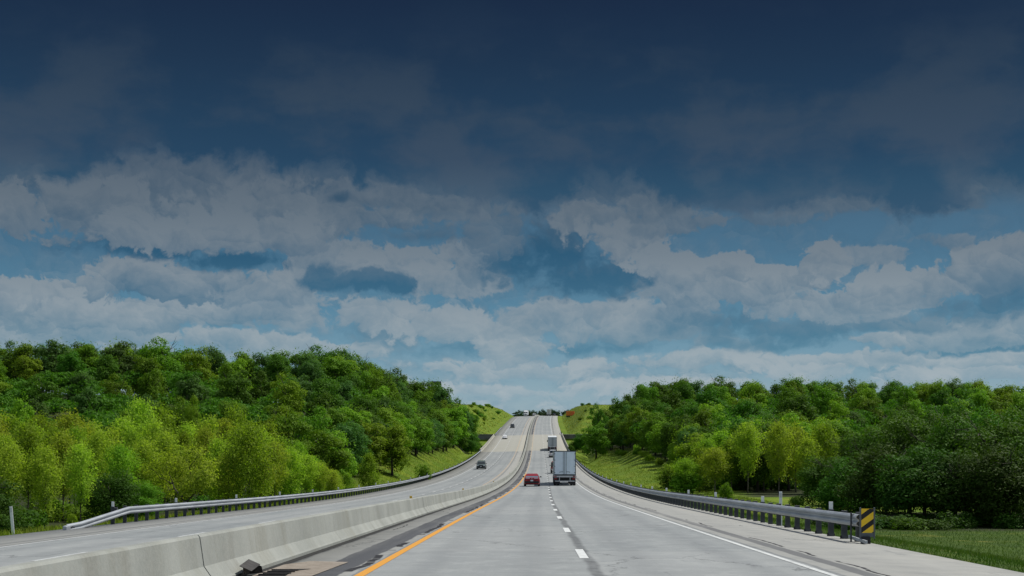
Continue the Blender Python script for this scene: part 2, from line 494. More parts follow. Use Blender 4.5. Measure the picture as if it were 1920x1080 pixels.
M_DARKC = mat_concrete('weathered_concrete', (.16, .16, .15), (.10, .10, .095), .6)

def sweep(name, prof, ylist, mat_, parent, uc, zc=None, smooth=False):
    """prof: closed list of (du, dz); swept along the road at lateral position uc (number or function)."""
    mb = MB(); rings = []
    for y in ylist:
        u = uc(y) if callable(uc) else uc
        z = zc(y) if zc else 0.0
        rings.append([Vector((float(cx(y)) + u + du, y, float(rz(y) + uoff(u)) + z + dz)) for du, dz in prof])
    mb.ring_loft(rings)
    return mb.build(name, mat_, parent, smooth)

def base0(u, y): return P(u, y)
def under(o_root, child):
    child.matrix_parent_inverse = Matrix.Translation(-Vector(o_root.location))
    return child

rng = random.Random(7)
bar = empty('median_barrier', P(-4.76, 22), label='long weathered grey concrete barrier between the two carriageways', cat='barrier')
UB = -4.76
profL = [(.30, -.25), (.30, .06), (.27, .09), (.145, .27), (.085, .68), (.06, .71), (-.06, .71), (-.085, .68), (-.145, .09), (-.27, -.12), (-.30, -.16), (-.30, -.45)]
# the wall is cast in long lengths with open joints between
segs = []
y = 19.1 - 12.6 * 4
while y < BR0 - 4:
    y2 = min(y + 12.6, BR0 - 4) if y > -50 else y
    segs.append((y, y2 - .025)); y = y2
segs.append((BR0 - 3.9, BR1 + 3.9))
y = BR1 + 4
while y < 1000:
    segs.append((y, min(y + 80, 1000) - .05)); y += 80
zoff0 = -float(uoff(UB)) if False else 0
for i, (a, b_) in enumerate(segs):
    n = max(2, int((b_ - a) / 3) + 1)
    jit = rng.uniform(-.008, .008)
    pf = [(du + jit, dz - float(uoff(UB))) for du, dz in profL]
    under(bar, sweep('wall_length', pf, list(np.linspace(a, b_, n)), M_BAR, bar, UB))
M_REFY = mat('yellow_reflector', (.65, .42, .02), .4)
for yy in (52.5, 88.0, 140, 205):
    q = MB(); p = P(UB + .0, yy, .91)
    q.box(p + Vector((0, 0, .045)), (.10, .03, .10), bev=.008); q.box(p + Vector((0, 0, -.002)), (.12, .08, .012))
    under(bar, q.build('reflector', M_REFY, bar))

# dirt and broken edge joint at the foot of the barrier
M_DIRT = mat('joint_dirt', (.014, .014, .012), .95, c2=(.006, .006, .006), scale=9)
rib_v = ysamples(-30, 400)
structure(ribbon('gutter', [-4.47, -4.30], -30, 400, M_DIRT, .004))

# storm drain at the foot of the barrier
M_RUST = mat('rusty_sand', (.265, .23, .19), .9, c2=(.18, .15, .118), scale=5, bump=.3)
M_IRON = mat('old_iron', (.05, .047, .043), .65, metal=.3, c2=(.025, .022, .02), scale=8)
M_HOLE = mat('drain_shade', (.006, .005, .005), .95)
dr = empty('storm_drain', P(-3.95, 22.6), label='sunken storm drain with a rust stained pad beside the concrete barrier', cat='drain')
mb = MB(); pts = [P(-4.32, 20.0, .009), P(-3.42, 20.0, .009), P(-3.30, 24.3, .009), P(-4.02, 24.6, .009), P(-4.32, 23.6, .009)]
mb.add(pts, [[0, 1, 2, 3, 4]]); under(dr, mb.build('pad', M_RUST, dr))
mb = MB(); mb.add([P(-4.24, 20.6, .014), P(-3.78, 20.6, .014), P(-3.86, 21.9, .014), P(-3.66, 22.45, .014), P(-4.24, 22.3, .014)], [[0, 1, 2, 3, 4]])
under(dr, mb.build('opening_shade', M_HOLE, dr))  # flat black sheet, the shade inside the hole put into its colour
for k in range(4):
    mb = MB(); mb.box(P(-4.0 - .002 * k, 20.9 + .36 * k, .028), (.44, .05, .02)); under(dr, mb.build('grate_bar', M_IRON, dr))
pl = props(empty('metal_plate', P(-4.42, 20.75, .03)), 'bent dark iron plate at the foot of the concrete barrier beside the drain', 'plate')
mb = MB(); Mx = Matrix.Rotation(R(-16), 3, 'Y') @ Matrix.Rotation(R(5), 3, 'X')
mb.box((.10, 0, .15), (.20, .62, .012), Matrix.Rotation(R(24), 3, 'Y') @ Matrix.Rotation(R(4), 3, 'X'), bev=.004)
mb.box((.05, .0, .07), (.012, .60, .15), Matrix.Rotation(R(8), 3, 'Y'))
o = mb.build('sheet', M_IRON, pl)
mb = MB(); mb.prism([(.02, .31, -.02), (.24, .31, .0), (.22, .31, .10), (.04, .31, .19)], (0, .014, 0)); mb.build('flange', M_IRON, pl)

# ------------------------------------------------------------------ guardrails
def mat_galv():
    m, nt, b = new_mat('galvanised_steel')
    geo = nt.new('ShaderNodeNewGeometry').outputs['Position']
    n = nt.noise(nt.vm('MULTIPLY', geo, (1, .4, 3)), 1.5, 6, .65); sp = nt.noise(geo, 18, 4, .6)
    col = nt.mix(nt.mr(n, .3, .7), (.27, .295, .32, 1), (.41, .44, .47, 1))
    col = nt.mix(nt.mr(sp, .55, .75, 0, .4), col, (.17, .17, .18, 1))
    nt.l.new(col, b.inputs['Base Color']); b.inputs['Metallic'].default_value = .35; b.inputs['Roughness'].default_value = .5
    return m
M_GALV = mat_galv()
M_POST = mat('guardrail_post_steel', (.05, .056, .064), .7, c2=(.03, .034, .04), scale=7)
M_DELIN = mat('white_delineator', (.80, .82, .82), .5, c2=(.72, .74, .75))
WP = [(0, .155), (.03, .145), (.082, .10), (.082, .06), (.02, .018), (.02, -.018), (.082, -.06), (.082, -.10), (.03, -.145), (0, -.155)]
def wprof(side, t=.012):
    """closed ring of the W profile; +du faces the traffic"""
    a = [(side * d, z) for d, z in WP]; b_ = [(side * (d - t), z) for d, z in WP[::-1]]
    return a + b_
def guardrail(label, side, uc, y0, y1, step, ndel, zc, ylist, group=None):
    """side: +1 when the traffic is at larger u."""
    root = empty('guardrail', P(uc, y0), label=label, cat='guardrail')
    under(root, sweep('rail', wprof(side), ylist, M_GALV, root, uc, zc, smooth=False))
    n = 0; yy = y0; rest = MB(); first_post = first_del = None; nd = 0
    while yy < y1:
        p = P(uc, yy); p.z = tz(p.x - side * .25, yy) if False else p.z
        lo = Vector((0, 0, -.35))
        if n < 88:
            if first_post is None:
                mb = MB()
                mb.box((-side * .20, 0, .26), (.15, .11, .98), bev=.008)      # post
                mb.box((-side * .07, 0, .545), (.13, .15, .33), bev=.006)      # block between post and rail
                first_post = mb.build('post', M_POST, root)
                first_post.matrix_parent_inverse = Matrix.Translation(-Vector(root.location)); first_post.location = p
            else:
                c = first_post.copy(); COL.objects.link(c); c.location = p
        else:
            rest.box(p + Vector((-side * .20, 0, .26)), (.15, .11, .98)); rest.box(p + Vector((-side * .07, 0, .545)), (.13, .15, .33))
        n += 1
        if nd < len(ndel) and yy >= ndel[nd]:
            q = p + Vector((-side * .2, 0, .75))
            if first_del is None:
                mb = MB(); mb.box((0, 0, .10), (.11, .03, .22), bev=.006)
                first_del = mb.build('delineator', M_DELIN, root)
                first_del.matrix_parent_inverse = Matrix.Translation(-Vector(root.location)); first_del.location = q
            else:
                c = first_del.copy(); COL.objects.link(c); c.location = q
            nd += 1
        yy += step
    if rest.v:
        o = under(root, rest.build('posts', M_POST, root)); o['kind'] = 'stuff'
    return root
gl_y = list(np.arange(59.5, 200, 3.0)) + list(np.arange(200, BR0 - 1, 5)) + [BR0 - 1]
gl_y = [51.6, 53.2, 55.0, 57.0, 58.6] + gl_y
zcl = lambda y: .56 if y >= 59.4 else float(np.interp(y, [51.6, 53.2, 58.6, 59.5], [.05, .10, .50, .56]))
UL, UR = -17.75, 8.15
GL = guardrail('long galvanised guardrail with a turned down end along the oncoming carriageway', 1, UL, 57.9, BR0 - 1, 1.68,
               [57.8, 67.5] + [81 + 13.2 * k for k in range(18)], zcl, gl_y)
mb = MB(); mb.box(P(UL + .05, 51.5, .06), (.16, .5, .22), bev=.04); under(GL, mb.build('end_shoe', M_GALV, GL))
for k in range(4):
    mb = MB(); mb.cyl(P(UL + .10, 51.75 + .14 * k, .10 - .035 * (k % 2)), .022, .04, 'x', 8); under(GL, mb.build('bolt', M_IRON, GL))
gr_y = [34.0] + list(np.arange(34.7, 200, 3.0)) + list(np.arange(200, BR0 - 1, 5)) + [BR0 - 1]
GR = guardrail('long galvanised guardrail on dark posts beside the right hand shoulder with a striped end', -1, UR, 34.9, BR0 - 1, 1.64,
               [36.9] + [49.3 + 12.2 * k for k in range(20)], lambda y: .565, gr_y)
# far guardrails beyond the bridge
gf_y = list(np.linspace(BR1 + 1, 612, 24))
guardrail('short guardrail on the far side of the bridge beside the oncoming lanes', 1, UL, BR1 + 2, 611, 4.0, [], lambda y: .56, gf_y)
guardrail('very short guardrail stub past the bridge below the grassy bank', -1, UR, BR1 + 2, 552, 4.0, [], lambda y: .56, list(np.linspace(BR1 + 1, 553, 8)))

# terminal hardware at the near right end
mb = MB(); mb.box(P(UR - .11, 34.42, .38), (.035, .05, .74), bev=.004); mb.box(P(UR + .08, 34.42, .70), (.40, .05, .03))
under(GR, mb.build('end_plate', M_POST, GR))
mb = MB(); mb.box(P(UR - .02, 34.1, .09), (.06, 1.7, .08), bev=.01); under(GR, mb.build('ground_strut', M_GALV, GR))
mb = MB()
for k in range(7):
    for s_ in (-1, 1): mb.cyl(P(UR + .2 + .09 * s_, 34.9 + 1.64 * k, .035), .022, .10, 'z', 8)
under(GR, mb.build('anchor_bolts', M_IRON, GR))

# hazard marker on the guardrail end
M_HY = mat('marker_yellow', (.95, .60, .02), .45, c2=(.90, .56, .015), scale=3)
M_HB = mat('marker_black', (.008, .008, .012), .5)
M_HG = mat('marker_grey', (.13, .145, .16), .55, metal=.3)
M_RUBB = mat('black_rubber', (.012, .013, .016), .8, c2=(.02, .02, .022), bump=.3)
hm = empty('hazard_marker', P(8.30, 33.8), (0, 0, R(-2)), 'yellow and black striped hazard marker panel at the guardrail end', 'road sign')
w, h0, h1 = .30, .27, .87
mb = MB(); mb.box((0, 0, (h0 + h1) / 2), (w, .012, h1 - h0)); pan = mb.build('panel', M_HY, hm)
def clip_stripe(c0, c1):
    """the region c0 < z - x*1.0 < c1 inside the panel, clipped as a polygon (x, z)"""
    poly = [(-w / 2, h0), (w / 2, h0), (w / 2, h1), (-w / 2, h1)]
    k = .74
    for sgn, c in ((1, c0), (-1, c1)):
        out = []
        for i in range(len(poly)):
            a, b_ = poly[i], poly[(i + 1) % len(poly)]
            fa, fb = sgn * (a[1] - k * a[0] - c), sgn * (b_[1] - k * b_[0] - c)
            if fa >= 0: out.append(a)
            if fa * fb < 0:
                t = fa / (fa - fb); out.append((a[0] + t * (b_[0] - a[0]), a[1] + t * (b_[1] - a[1])))
        poly = out
        if not poly: break
    return poly
mb = MB(); per = .32; st0 = .443
for k in range(-2, 4):
    p = clip_stripe(st0 + per * k - .07, st0 + per * k + .07)
    if p and len(p) > 2: mb.add([(x, -.0085, z) for x, z in p], [list(range(len(p)))])
mb.build('stripes', M_HB, hm)
mb = MB()
for s_ in (-1, 1): mb.box((s_ * (w / 2 + .022), .0, .51), (.036, .035, .78), bev=.005)
mb.box((0, .012, .215), (.36, .03, .10), bev=.005)
mb.build('frame', M_HG, hm)
mb = MB(); mb.box((-.04, .02, .08), (.21, .22, .20), bev=.02); mb.box((-.04, .02, .155), (.16, .17, .05), bev=.01); mb.build('foot', M_RUBB, hm)

# white marker posts standing in the verge
def marker_post(x, y, hgt, tilt, label):
    r = empty('marker_post', (x, y, tz(x, y) - .05), (0, R(tilt), 0), label, 'marker post', 'white marker posts in the verges')
    mb = MB()
    mb.ring_loft([[Vector((.055 * math.cos(t), .02 * math.sin(t), z)) for t in np.linspace(0, 2 * math.pi, 12, endpoint=False)] for z in (0, hgt * .5, hgt)])
    mb.build('post', M_DELIN, r)
    mb = MB(); mb.box((0, -.022, hgt - .13), (.085, .006, .16), bev=.002); mb.build('reflector', mat('silver_reflector', (.6, .62, .64), .35), r)
    return r
marker_post(-17.85, 48.7, 1.12, -5, 'white marker post leaning in the grass before the turned down guardrail')
marker_post(9.6, 48.6, 1.30, 0, 'upright white marker post standing behind the striped guardrail')

# ------------------------------------------------------------------ bridge
br = empty('highway_bridge', P(-4.76, 470, -1.2), label='pale concrete highway bridge carrying both carriageways over the hollow', cat='bridge')
byl = list(np.linspace(BR0 - 1, BR1 + 1, 22))
def prof_at(u, pts):  # profile given relative to the deck at u
    return pts
parR = [(-.28, -.6), (-.28, .05), (-.20, .12), (-.10, .32), (-.06, .84), (.16, .84), (.16, -.6)]
parL = [(-d, z) for d, z in parR][::-1]
under(br, sweep('parapet', parR, byl, M_PARA, br, 8.42))
under(br, sweep('parapet', parL, byl, M_PARA, br, -18.1))
ds = []
mb = MB(); rings = []
for yv in byl:
    rings.append([P(-18.25, yv, -.16), P(-4.8, yv, -.16), P(8.57, yv, -.16), P(8.57, yv, -.45), P(-4.8, yv, -.45), P(-18.25, yv, -.45)])
mb.ring_loft(rings); under(br, mb.build('deck', M_PARA, br))
for uc in (-16, -12, -8, -4.8, -1.5, 2.5, 6.5):
    under(br, sweep('girder', [(-.25, -1.6), (.25, -1.6), (.2, -.47), (-.2, -.47)], byl, M_DARKC, br, uc))
for uc in (-14, -9, 0, 5):
    mb = MB(); yv = 470; p = P(uc, yv)
    mb.tube([(p.x, yv, -20), (p.x, yv, p.z - 1.6)], .6, 14); under(br, mb.build('pier', M_DARKC, br))
for yv, nm in ((BR1 + .6, 'abutment'), (BR0 - .6, 'abutment')):
    mb = MB(); pa, pb = P(-18.3, yv), P(8.6, yv)
    mb.box(((pa.x + pb.x) / 2, yv, (pa.z + pb.z) / 2 - 6.3), (27.2, 1.1, 11.2)); under(br, mb.build(nm, M_DARKC, br))
def wing(xa, xb, label, m):
    r = empty('retaining_wall', ((xa + xb) / 2, BR1 + .4, tz((xa + xb) / 2, BR1 + 2) - 6), label=label, cat='wall')
    mb = MB()
    zt = float(rz(BR1)) + .05
    mb.box(((xa + xb) / 2, BR1 + .3, zt - 3.5), (abs(xb - xa), .7, 7.0)); under(r, mb.build('face', m, r))
    mb = MB(); mb.box(((xa + xb) / 2, BR1 + .25, zt + .12), (abs(xb - xa), .95, .24), bev=.04); under(r, mb.build('coping', M_PARA if xa > 0 else M_DARKC, r))
    return r
c0 = float(cx(BR1))
M_WALLR = mat('stained_wall', (.17, .165, .16), .9, c2=(.10, .095, .09), scale=.25)
wing(c0 + 8.7, c0 + 34, 'grey retaining wall with a rusty stain under the grassy bank right of the bridge', M_WALLR)
wing(c0 - 18.4, c0 - 44, 'dark retaining wall under the grassy bank left of the bridge', M_DARKC)
M_STAIN = mat('rust_stain', (.26, .085, .05), .9, c2=(.17, .07, .05), scale=.8)
rw = [o for o in COL.objects if o.name.startswith('retaining_wall')][0]
mb = MB(); zt = float(rz(BR1))
mb.add([(c0 + 9.1, BR1 - .062, zt - 1.5), (c0 + 11.5, BR1 - .062, zt - 1.7), (c0 + 12.1, BR1 - .062, zt - 3.2), (c0 + 10.9, BR1 - .062, zt - 4.2), (c0 + 9.2, BR1 - .062, zt - 4.0)], [[0, 1, 2, 3, 4]])
under(rw, mb.build('stain', M_STAIN, rw))
# ------------------------------------------------------------------ vehicles
def paint(name, c, metal=.0, rough=.35):
    m = mat(name, c, rough, metal, c2=[v * .9 for v in c], scale=2.0, coat=.6)
    return m
M_TYRE = mat('tyre_rubber', (.012, .012, .013), .85, c2=(.02, .02, .02))
M_RIM = mat('wheel_rim', (.35, .36, .37), .35, metal=.7)
M_GLASS = mat('dark_car_glass', (.012, .018, .022), .06, c2=(.02, .028, .032), spec=.8)
M_BLK = mat('black_plastic', (.012, .012, .014), .6)
M_TAIL = mat('red_lens', (.30, .012, .015), .25, c2=(.22, .008, .01))
M_HEAD = mat('clear_lens', (.62, .65, .68), .2, c2=(.5, .53, .56))
M_PLATE = mat('plate_white', (.62, .64, .66), .5)
M_CHROME = mat('bright_metal', (.55, .56, .58), .3, metal=.8)

def wheel(root, x, y, r, w, sgn, name='wheel'):
    mb = MB()
    prof = [(-w / 2, r * .62), (-w / 2, r * .9), (-w * .38, r), (w * .38, r), (w / 2, r * .9), (w / 2, r * .62)]
    rings = [[Vector((dx, rr * math.cos(t), rr * math.sin(t) + r)) for t in np.linspace(0, 2 * math.pi, 24, endpoint=False)] for dx, rr in prof]
    mb.ring_loft(rings)
    t_ = mb.build(name, M_TYRE, root, False); t_.location = (x, y, 0)
    mb = MB(); xo = sgn * w / 2
    mb.cyl((xo * .93, 0, r), r * .62, .03, 'x', 20); mb.cyl((xo * 1.04, 0, r), r * .18, .03, 'x', 12)
    for k in range(5):
        a = k * 2 * math.pi / 5
        mb.box((xo * 1.02, math.cos(a) * r * .36, r + math.sin(a) * r * .36), (.02, .07, r * .5), Matrix.Rotation(-a + math.pi / 2, 3, 'X'))
    rm = mb.build('rim', M_RIM, t_)
    return t_

def section(hw, z0, z1, top_in, n=4, tum=.06):
    """half-rounded body cross-section ring (x, z), counter-clockwise"""
    pts = [(-hw * .90, z0), (hw * .90, z0), (hw * .985, z0 + .10), (hw, z0 + (z1 - z0) * .45), (hw * (1 - tum * .3), z0 + (z1 - z0) * .75), (hw * (1 - tum), z1 - .05), (hw * (1 - tum) - .07, z1 + top_in),
           (0, z1 + top_in + .025), (-hw * (1 - tum) + .07, z1 + top_in), (-hw * (1 - tum), z1 - .05), (-hw * (1 - tum * .3), z0 + (z1 - z0) * .75), (-hw, z0 + (z1 - z0) * .45), (-hw * .985, z0 + .10)]
    return pts

def make_car(name, label, pm, L, W, H, stations, cabin, wheels, r=.33, kind='sedan', lights='both', glassm=None, group=None, bed=None, grille=True):
    """stations: (y, half width factor, z0, z1) body below the belt from rear (-) to front (+);
    cabin: (y rear base, y rear top, y front top, y front base, z belt, z roof, inset roof)."""
    glassm = glassm or M_GLASS
    root = empty(name, label=label, cat='car' if kind in ('sedan', 'suv') else 'pickup truck', group=group)
    hw = W / 2
    mb = MB(); rings = []
    for (y, f, z0, z1) in stations:
        rings.append([Vector((x, y, z)) for x, z in section(hw * f, z0, z1, 0.0)])
    mb.ring_loft(rings)
    body = mb.build('body', pm, root, True)
    es = body.modifiers.new('es', 'EDGE_SPLIT'); es.split_angle = R(38)
    yrb, yrt, yft, yfb, zb, zr, ins = cabin
    hb, ht = hw * .93, hw * .93 - ins
    # roof, pillars: a lofted shell of the cabin
    mb = MB()
    def cab(y0, y1, z, hx): return [Vector((-hx, y0, z)), Vector((hx, y0, z)), Vector((hx, y1, z)), Vector((-hx, y1, z))]
    rings = [cab(yrb, yfb, zb - .03, hb), cab(yrb * .35 + yrt * .65, yfb * .35 + yft * .65, zb + (zr - zb) * .66, hb * .4 + ht * .6), cab(yrt, yft, zr - .05, ht), cab(yrt + .10, yft - .12, zr, ht - .10)]
    mb.ring_loft(rings)
    mb.build('roof', pm, root, False)
    # windows stand 6 mm proud of the cabin
    def lerp(a, b, t): return a + (b - a) * t
    def panel(y0b, y0t, x_b, x_t, nm, sign):
        t0, t1 = .10, .84
        pts = []
        for (t, s_) in ((t0, -1), (t0, 1), (t1, 1), (t1, -1)):
            if t < .66: y = lerp(y0b, lerp(y0b, y0t, .65), t / .66); x = lerp(x_b, x_b * .4 + x_t * .6, t / .66)
            else: y = lerp(lerp(y0b, y0t, .65), y0t, (t - .66) / .34); x = lerp(x_b * .4 + x_t * .6, x_t, (t - .66) / .34)
            pts.append(Vector((s_ * (x - .09), y + sign * .03, lerp(zb, zr - .05, t))))
        mb = MB(); mb.prism(pts, (0, -sign * .02, 0)); return mb.build(nm, glassm, root)
    panel(yrb, yrt, hb, ht, 'rear_window', -1)
    panel(yfb, yft, hb, ht, 'windshield', 1)
    ym = (yrt + yft) / 2 + .05
    for s_ in (-1, 1):
        for (ya, yb_) in ((yrb + .22, ym - .05), (ym + .05, yfb - .3)):
            def xy(y, t):
                ylo = lerp(yrb, yrt, t) + .14; yhi = lerp(yfb, yft, t) - .14
                return min(max(y, ylo), yhi)
            pts = []
            for (y, t) in ((ya, .12), (yb_, .12), (yb_, .80), (ya, .80)):
                pts.append(Vector((s_ * (lerp(hb, ht, t * .9) + .02), xy(y, t), lerp(zb, zr - .05, t))))
            mb = MB(); mb.prism(pts, (-s_ * .02, 0, 0)); mb.build('side_window', glassm, root)
    for (wy, s_) in [(w_, s_) for w_ in wheels for s_ in (-1, 1)]:
        wheel(root, s_ * (hw - .105), wy, r, .23, s_)
        mb = MB()
        pts = []
        for k in range(15):
            a = math.pi * k / 14
            pts.append((s_ * (hw - .008), wy + math.cos(a) * (r + .06), r + math.sin(a) * (r + .06)))
        mb.prism(pts, (s_ * .012, 0, 0)); mb.build('wheel_arch', M_BLK, root)
    y0, y1 = stations[0][0], stations[-1][0]
    zt0, zt1 = stations[0][3], stations[-1][3]
    for s_ in (-1, 1):
        mb = MB(); mb.box((s_ * (hw * .72), y0 - .005, zt0 - .13), (W * .19, .07, .16), bev=.02); mb.build('tail_light', M_TAIL, root)
        mb = MB(); mb.box((s_ * (hw * .68), y1 + .0, zt1 - .10), (W * .2, .08, .15), bev=.025); mb.build('headlight', M_HEAD, root)
        mb = MB(); mb.box((s_ * (hw + .09), yfb - .45, zb + .10), (.20, .10, .14), bev=.03); mb.box((s_ * (hw - .02), yfb - .43, zb + .05), (.08, .05, .05)); mb.build('mirror', M_BLK, root)
    mb = MB(); mb.box((0, y0 + .02, stations[0][2] + .12), (W * .9, .14, .22), bev=.03); mb.build('rear_bumper', M_BLK if kind != 'pickup' else M_CHROME, root)
    mb = MB(); mb.box((0, y1 - .01, stations[-1][2] + .12), (W * .86, .14, .2), bev=.03); mb.build('front_bumper', M_BLK if kind != 'pickup' else M_CHROME, root)
    if grille:
        mb = MB(); mb.box((0, y1 + .01, zt1 - .13), (W * .42, .05, .17), bev=.01); mb.build('grille', M_BLK, root)
    for yy in (y0 - .055, y1 + .06):
        mb = MB(); mb.box((0, yy, (stations[0][2] + .30 if yy < 0 else stations[-1][2] + .14)), (.32, .015, .15)); mb.build('licence_plate', M_PLATE, root)
    mb = MB(); mb.box((0, 0, .24), (W * .8, L * .86, .12)); mb.build('underbody', M_BLK, root)
    if bed:
        mb = MB(); ya, yb_, zz = bed
        mb.box((0, (ya + yb_) / 2, zz + .035), (W * .74, yb_ - ya, .03)); mb.build('bed_floor', M_BLK, root)
    return root

def place(root, u, y, oncoming=False, dz=.01):
    p = P(u, y, dz); root.location = p
    h = -math.atan(heading(y)); s_ = math.atan(slope(y)); roll = math.atan(.02)
    root.rotation_euler = (s_, 0, h) if not oncoming else (-s_, 0, h + math.pi)
    return root

def sedan_st(L, H, zb):
    h = L / 2
    return [(-h, .80, .36, zb - .16), (-h + .06, .90, .28, zb - .03), (-h + .5, .99, .2, zb + .02), (-h + 1.2, 1, .19, zb), (0, 1, .19, zb - .03), (h - 1.3, 1, .19, zb - .05), (h - .5, .97, .2, zb - .17), (h - .1, .88, .26, zb - .26), (h, .74, .34, zb - .34)]
def suv_st(L, zb):
    h = L / 2
    return [(-h, .86, .42, zb - .03), (-h + .06, .95, .34, zb), (-h + .5, 1, .3, zb), (0, 1, .29, zb), (h - 1.2, 1, .29, zb - .02), (h - .4, .985, .3, zb - .07), (h - .06, .93, .36, zb - .13), (h, .84, .42, zb - .2)]

red = make_car('red_sedan', 'dark red sedan driving away in the lane beside the big trailer', mat('dark_red_paint', (.22, .001, .010), .38, 0, c2=(.19, .001, .009), scale=2, coat=.15, spec=.3), 4.75, 1.80, 1.44, sedan_st(4.75, 1.44, .97),
               (-1.95, -1.15, .45, 1.35, .95, 1.43, .19), (-1.40, 1.40), .325, glassm=mat('sky_reflection_glass', (.28, .38, .44), .08, metal=.85, c2=(.22, .32, .38)))  # pale blue sky reflection put into the glass colour
mb = MB()
for s_ in (-1, 1): mb.box((s_ * .46, -2.37, .90), (.46, .05, .06), bev=.012)
mb.box((0, -2.38, .88), (.16, .04, .05)); mb.build('trim', M_CHROME, red)
place(red, -.95, 156)
pk = make_car('white_pickup', 'white pickup truck driving close behind the distant grey trailer', paint('white_paintwork', (.78, .80, .82)), 5.8, 2.02, 1.90,
              [(-2.9, .93, .52, 1.10), (-2.85, .97, .48, 1.13), (-1.2, 1, .42, 1.13), (-.9, 1, .38, 1.12), (1.2, 1, .38, 1.10), (2.3, .98, .40, 1.05), (2.8, .93, .46, .98), (2.9, .86, .5, .92)],
              (-.85, -.70, .75, 1.35, 1.10, 1.88, .14), (-1.75, 1.85), .39, 'pickup', bed=(-2.75, -.95, 1.12))
place(pk, 3.05, 354)
gs = make_car('green_suv', 'dark green sport utility car approaching on the nearest oncoming stretch', paint('grey_green_paint', (.085, .115, .105)), 4.85, 1.90, 1.76, suv_st(4.85, 1.06),
              (-2.3, -2.0, .45, 1.15, 1.04, 1.75, .16), (-1.45, 1.48), .37, 'suv')
mb = MB()
for s_ in (-1, 1): mb.tube([(s_ * .66, -1.7, 1.80), (s_ * .66, .2, 1.80)], .022, 6)
mb.build('roof_rack', M_BLK, gs)
place(gs, -12.35, 280, True)
ws = make_car('white_sedan', 'white sedan approaching across the pale bridge deck', paint('pearl_white_paint', (.78, .79, .79)), 4.7, 1.82, 1.45, sedan_st(4.7, 1.45, .97),
              (-1.95, -1.15, .4, 1.3, .95, 1.44, .19), (-1.38, 1.40), .325)
place(ws, -13.2, 505, True)
ds_ = make_car('black_suv', 'black sport utility car coming down the hill past the bridge', paint('black_paintwork', (.014, .014, .018)), 4.8, 1.95, 1.80, suv_st(4.8, 1.08),
               (-2.25, -1.95, .45, 1.15, 1.06, 1.79, .16), (-1.45, 1.48), .38, 'suv')
place(ds_, -12.9, 620, True)
dc = make_car('dark_blue_car', 'dark blue car beside the box trailer at the top of the hill', paint('dark_blue_paint', (.02, .028, .05)), 4.75, 1.9, 1.7, suv_st(4.75, 1.04),
              (-2.2, -1.8, .45, 1.15, 1.02, 1.69, .16), (-1.42, 1.45), .36, 'suv')
place(dc, 6.0, 880)
wv = make_car('white_van', 'small white van just coming over the crest of the road', paint('van_white_paint', (.64, .66, .67)), 5.2, 1.98, 2.1, suv_st(5.2, 1.15),
              (-2.5, -2.42, 1.0, 1.75, 1.12, 2.08, .10), (-1.6, 1.7), .36, 'suv')
place(wv, -7.6, 905, True)
rp = make_car('red_pickup', 'red and black vehicle almost hidden ahead of the big trailer', paint('bright_red_paint', (.28, .02, .025)), 5.6, 2.0, 2.1,
              [(-2.8, .93, .62, 1.28), (-2.75, .97, .58, 1.30), (-1.0, 1, .50, 1.30), (1.2, 1, .46, 1.28), (2.2, .98, .48, 1.22), (2.7, .93, .52, 1.15), (2.8, .86, .56, 1.08)],
              (-2.7, -2.55, .75, 1.35, 1.28, 2.12, .12), (-1.7, 1.8), .42, 'pickup')
place(rp, 2.62, 238)

# ---- articulated trucks
M_TRW = mat('trailer_white', (.62, .65, .67), .45, c2=(.54, .58, .61), scale=1.2)
M_TRD = mat('trailer_door', (.72, .83, .90), .45, c2=(.64, .75, .82), scale=1.6)
M_TRG = mat('trailer_grey', (.48, .52, .54), .5, c2=(.40, .44, .46), scale=1.6)
M_SEAL = mat('door_seal', (.035, .05, .06), .6)
M_ALU = mat('aluminium', (.50, .52, .54), .4, metal=.6, c2=(.42, .44, .46))

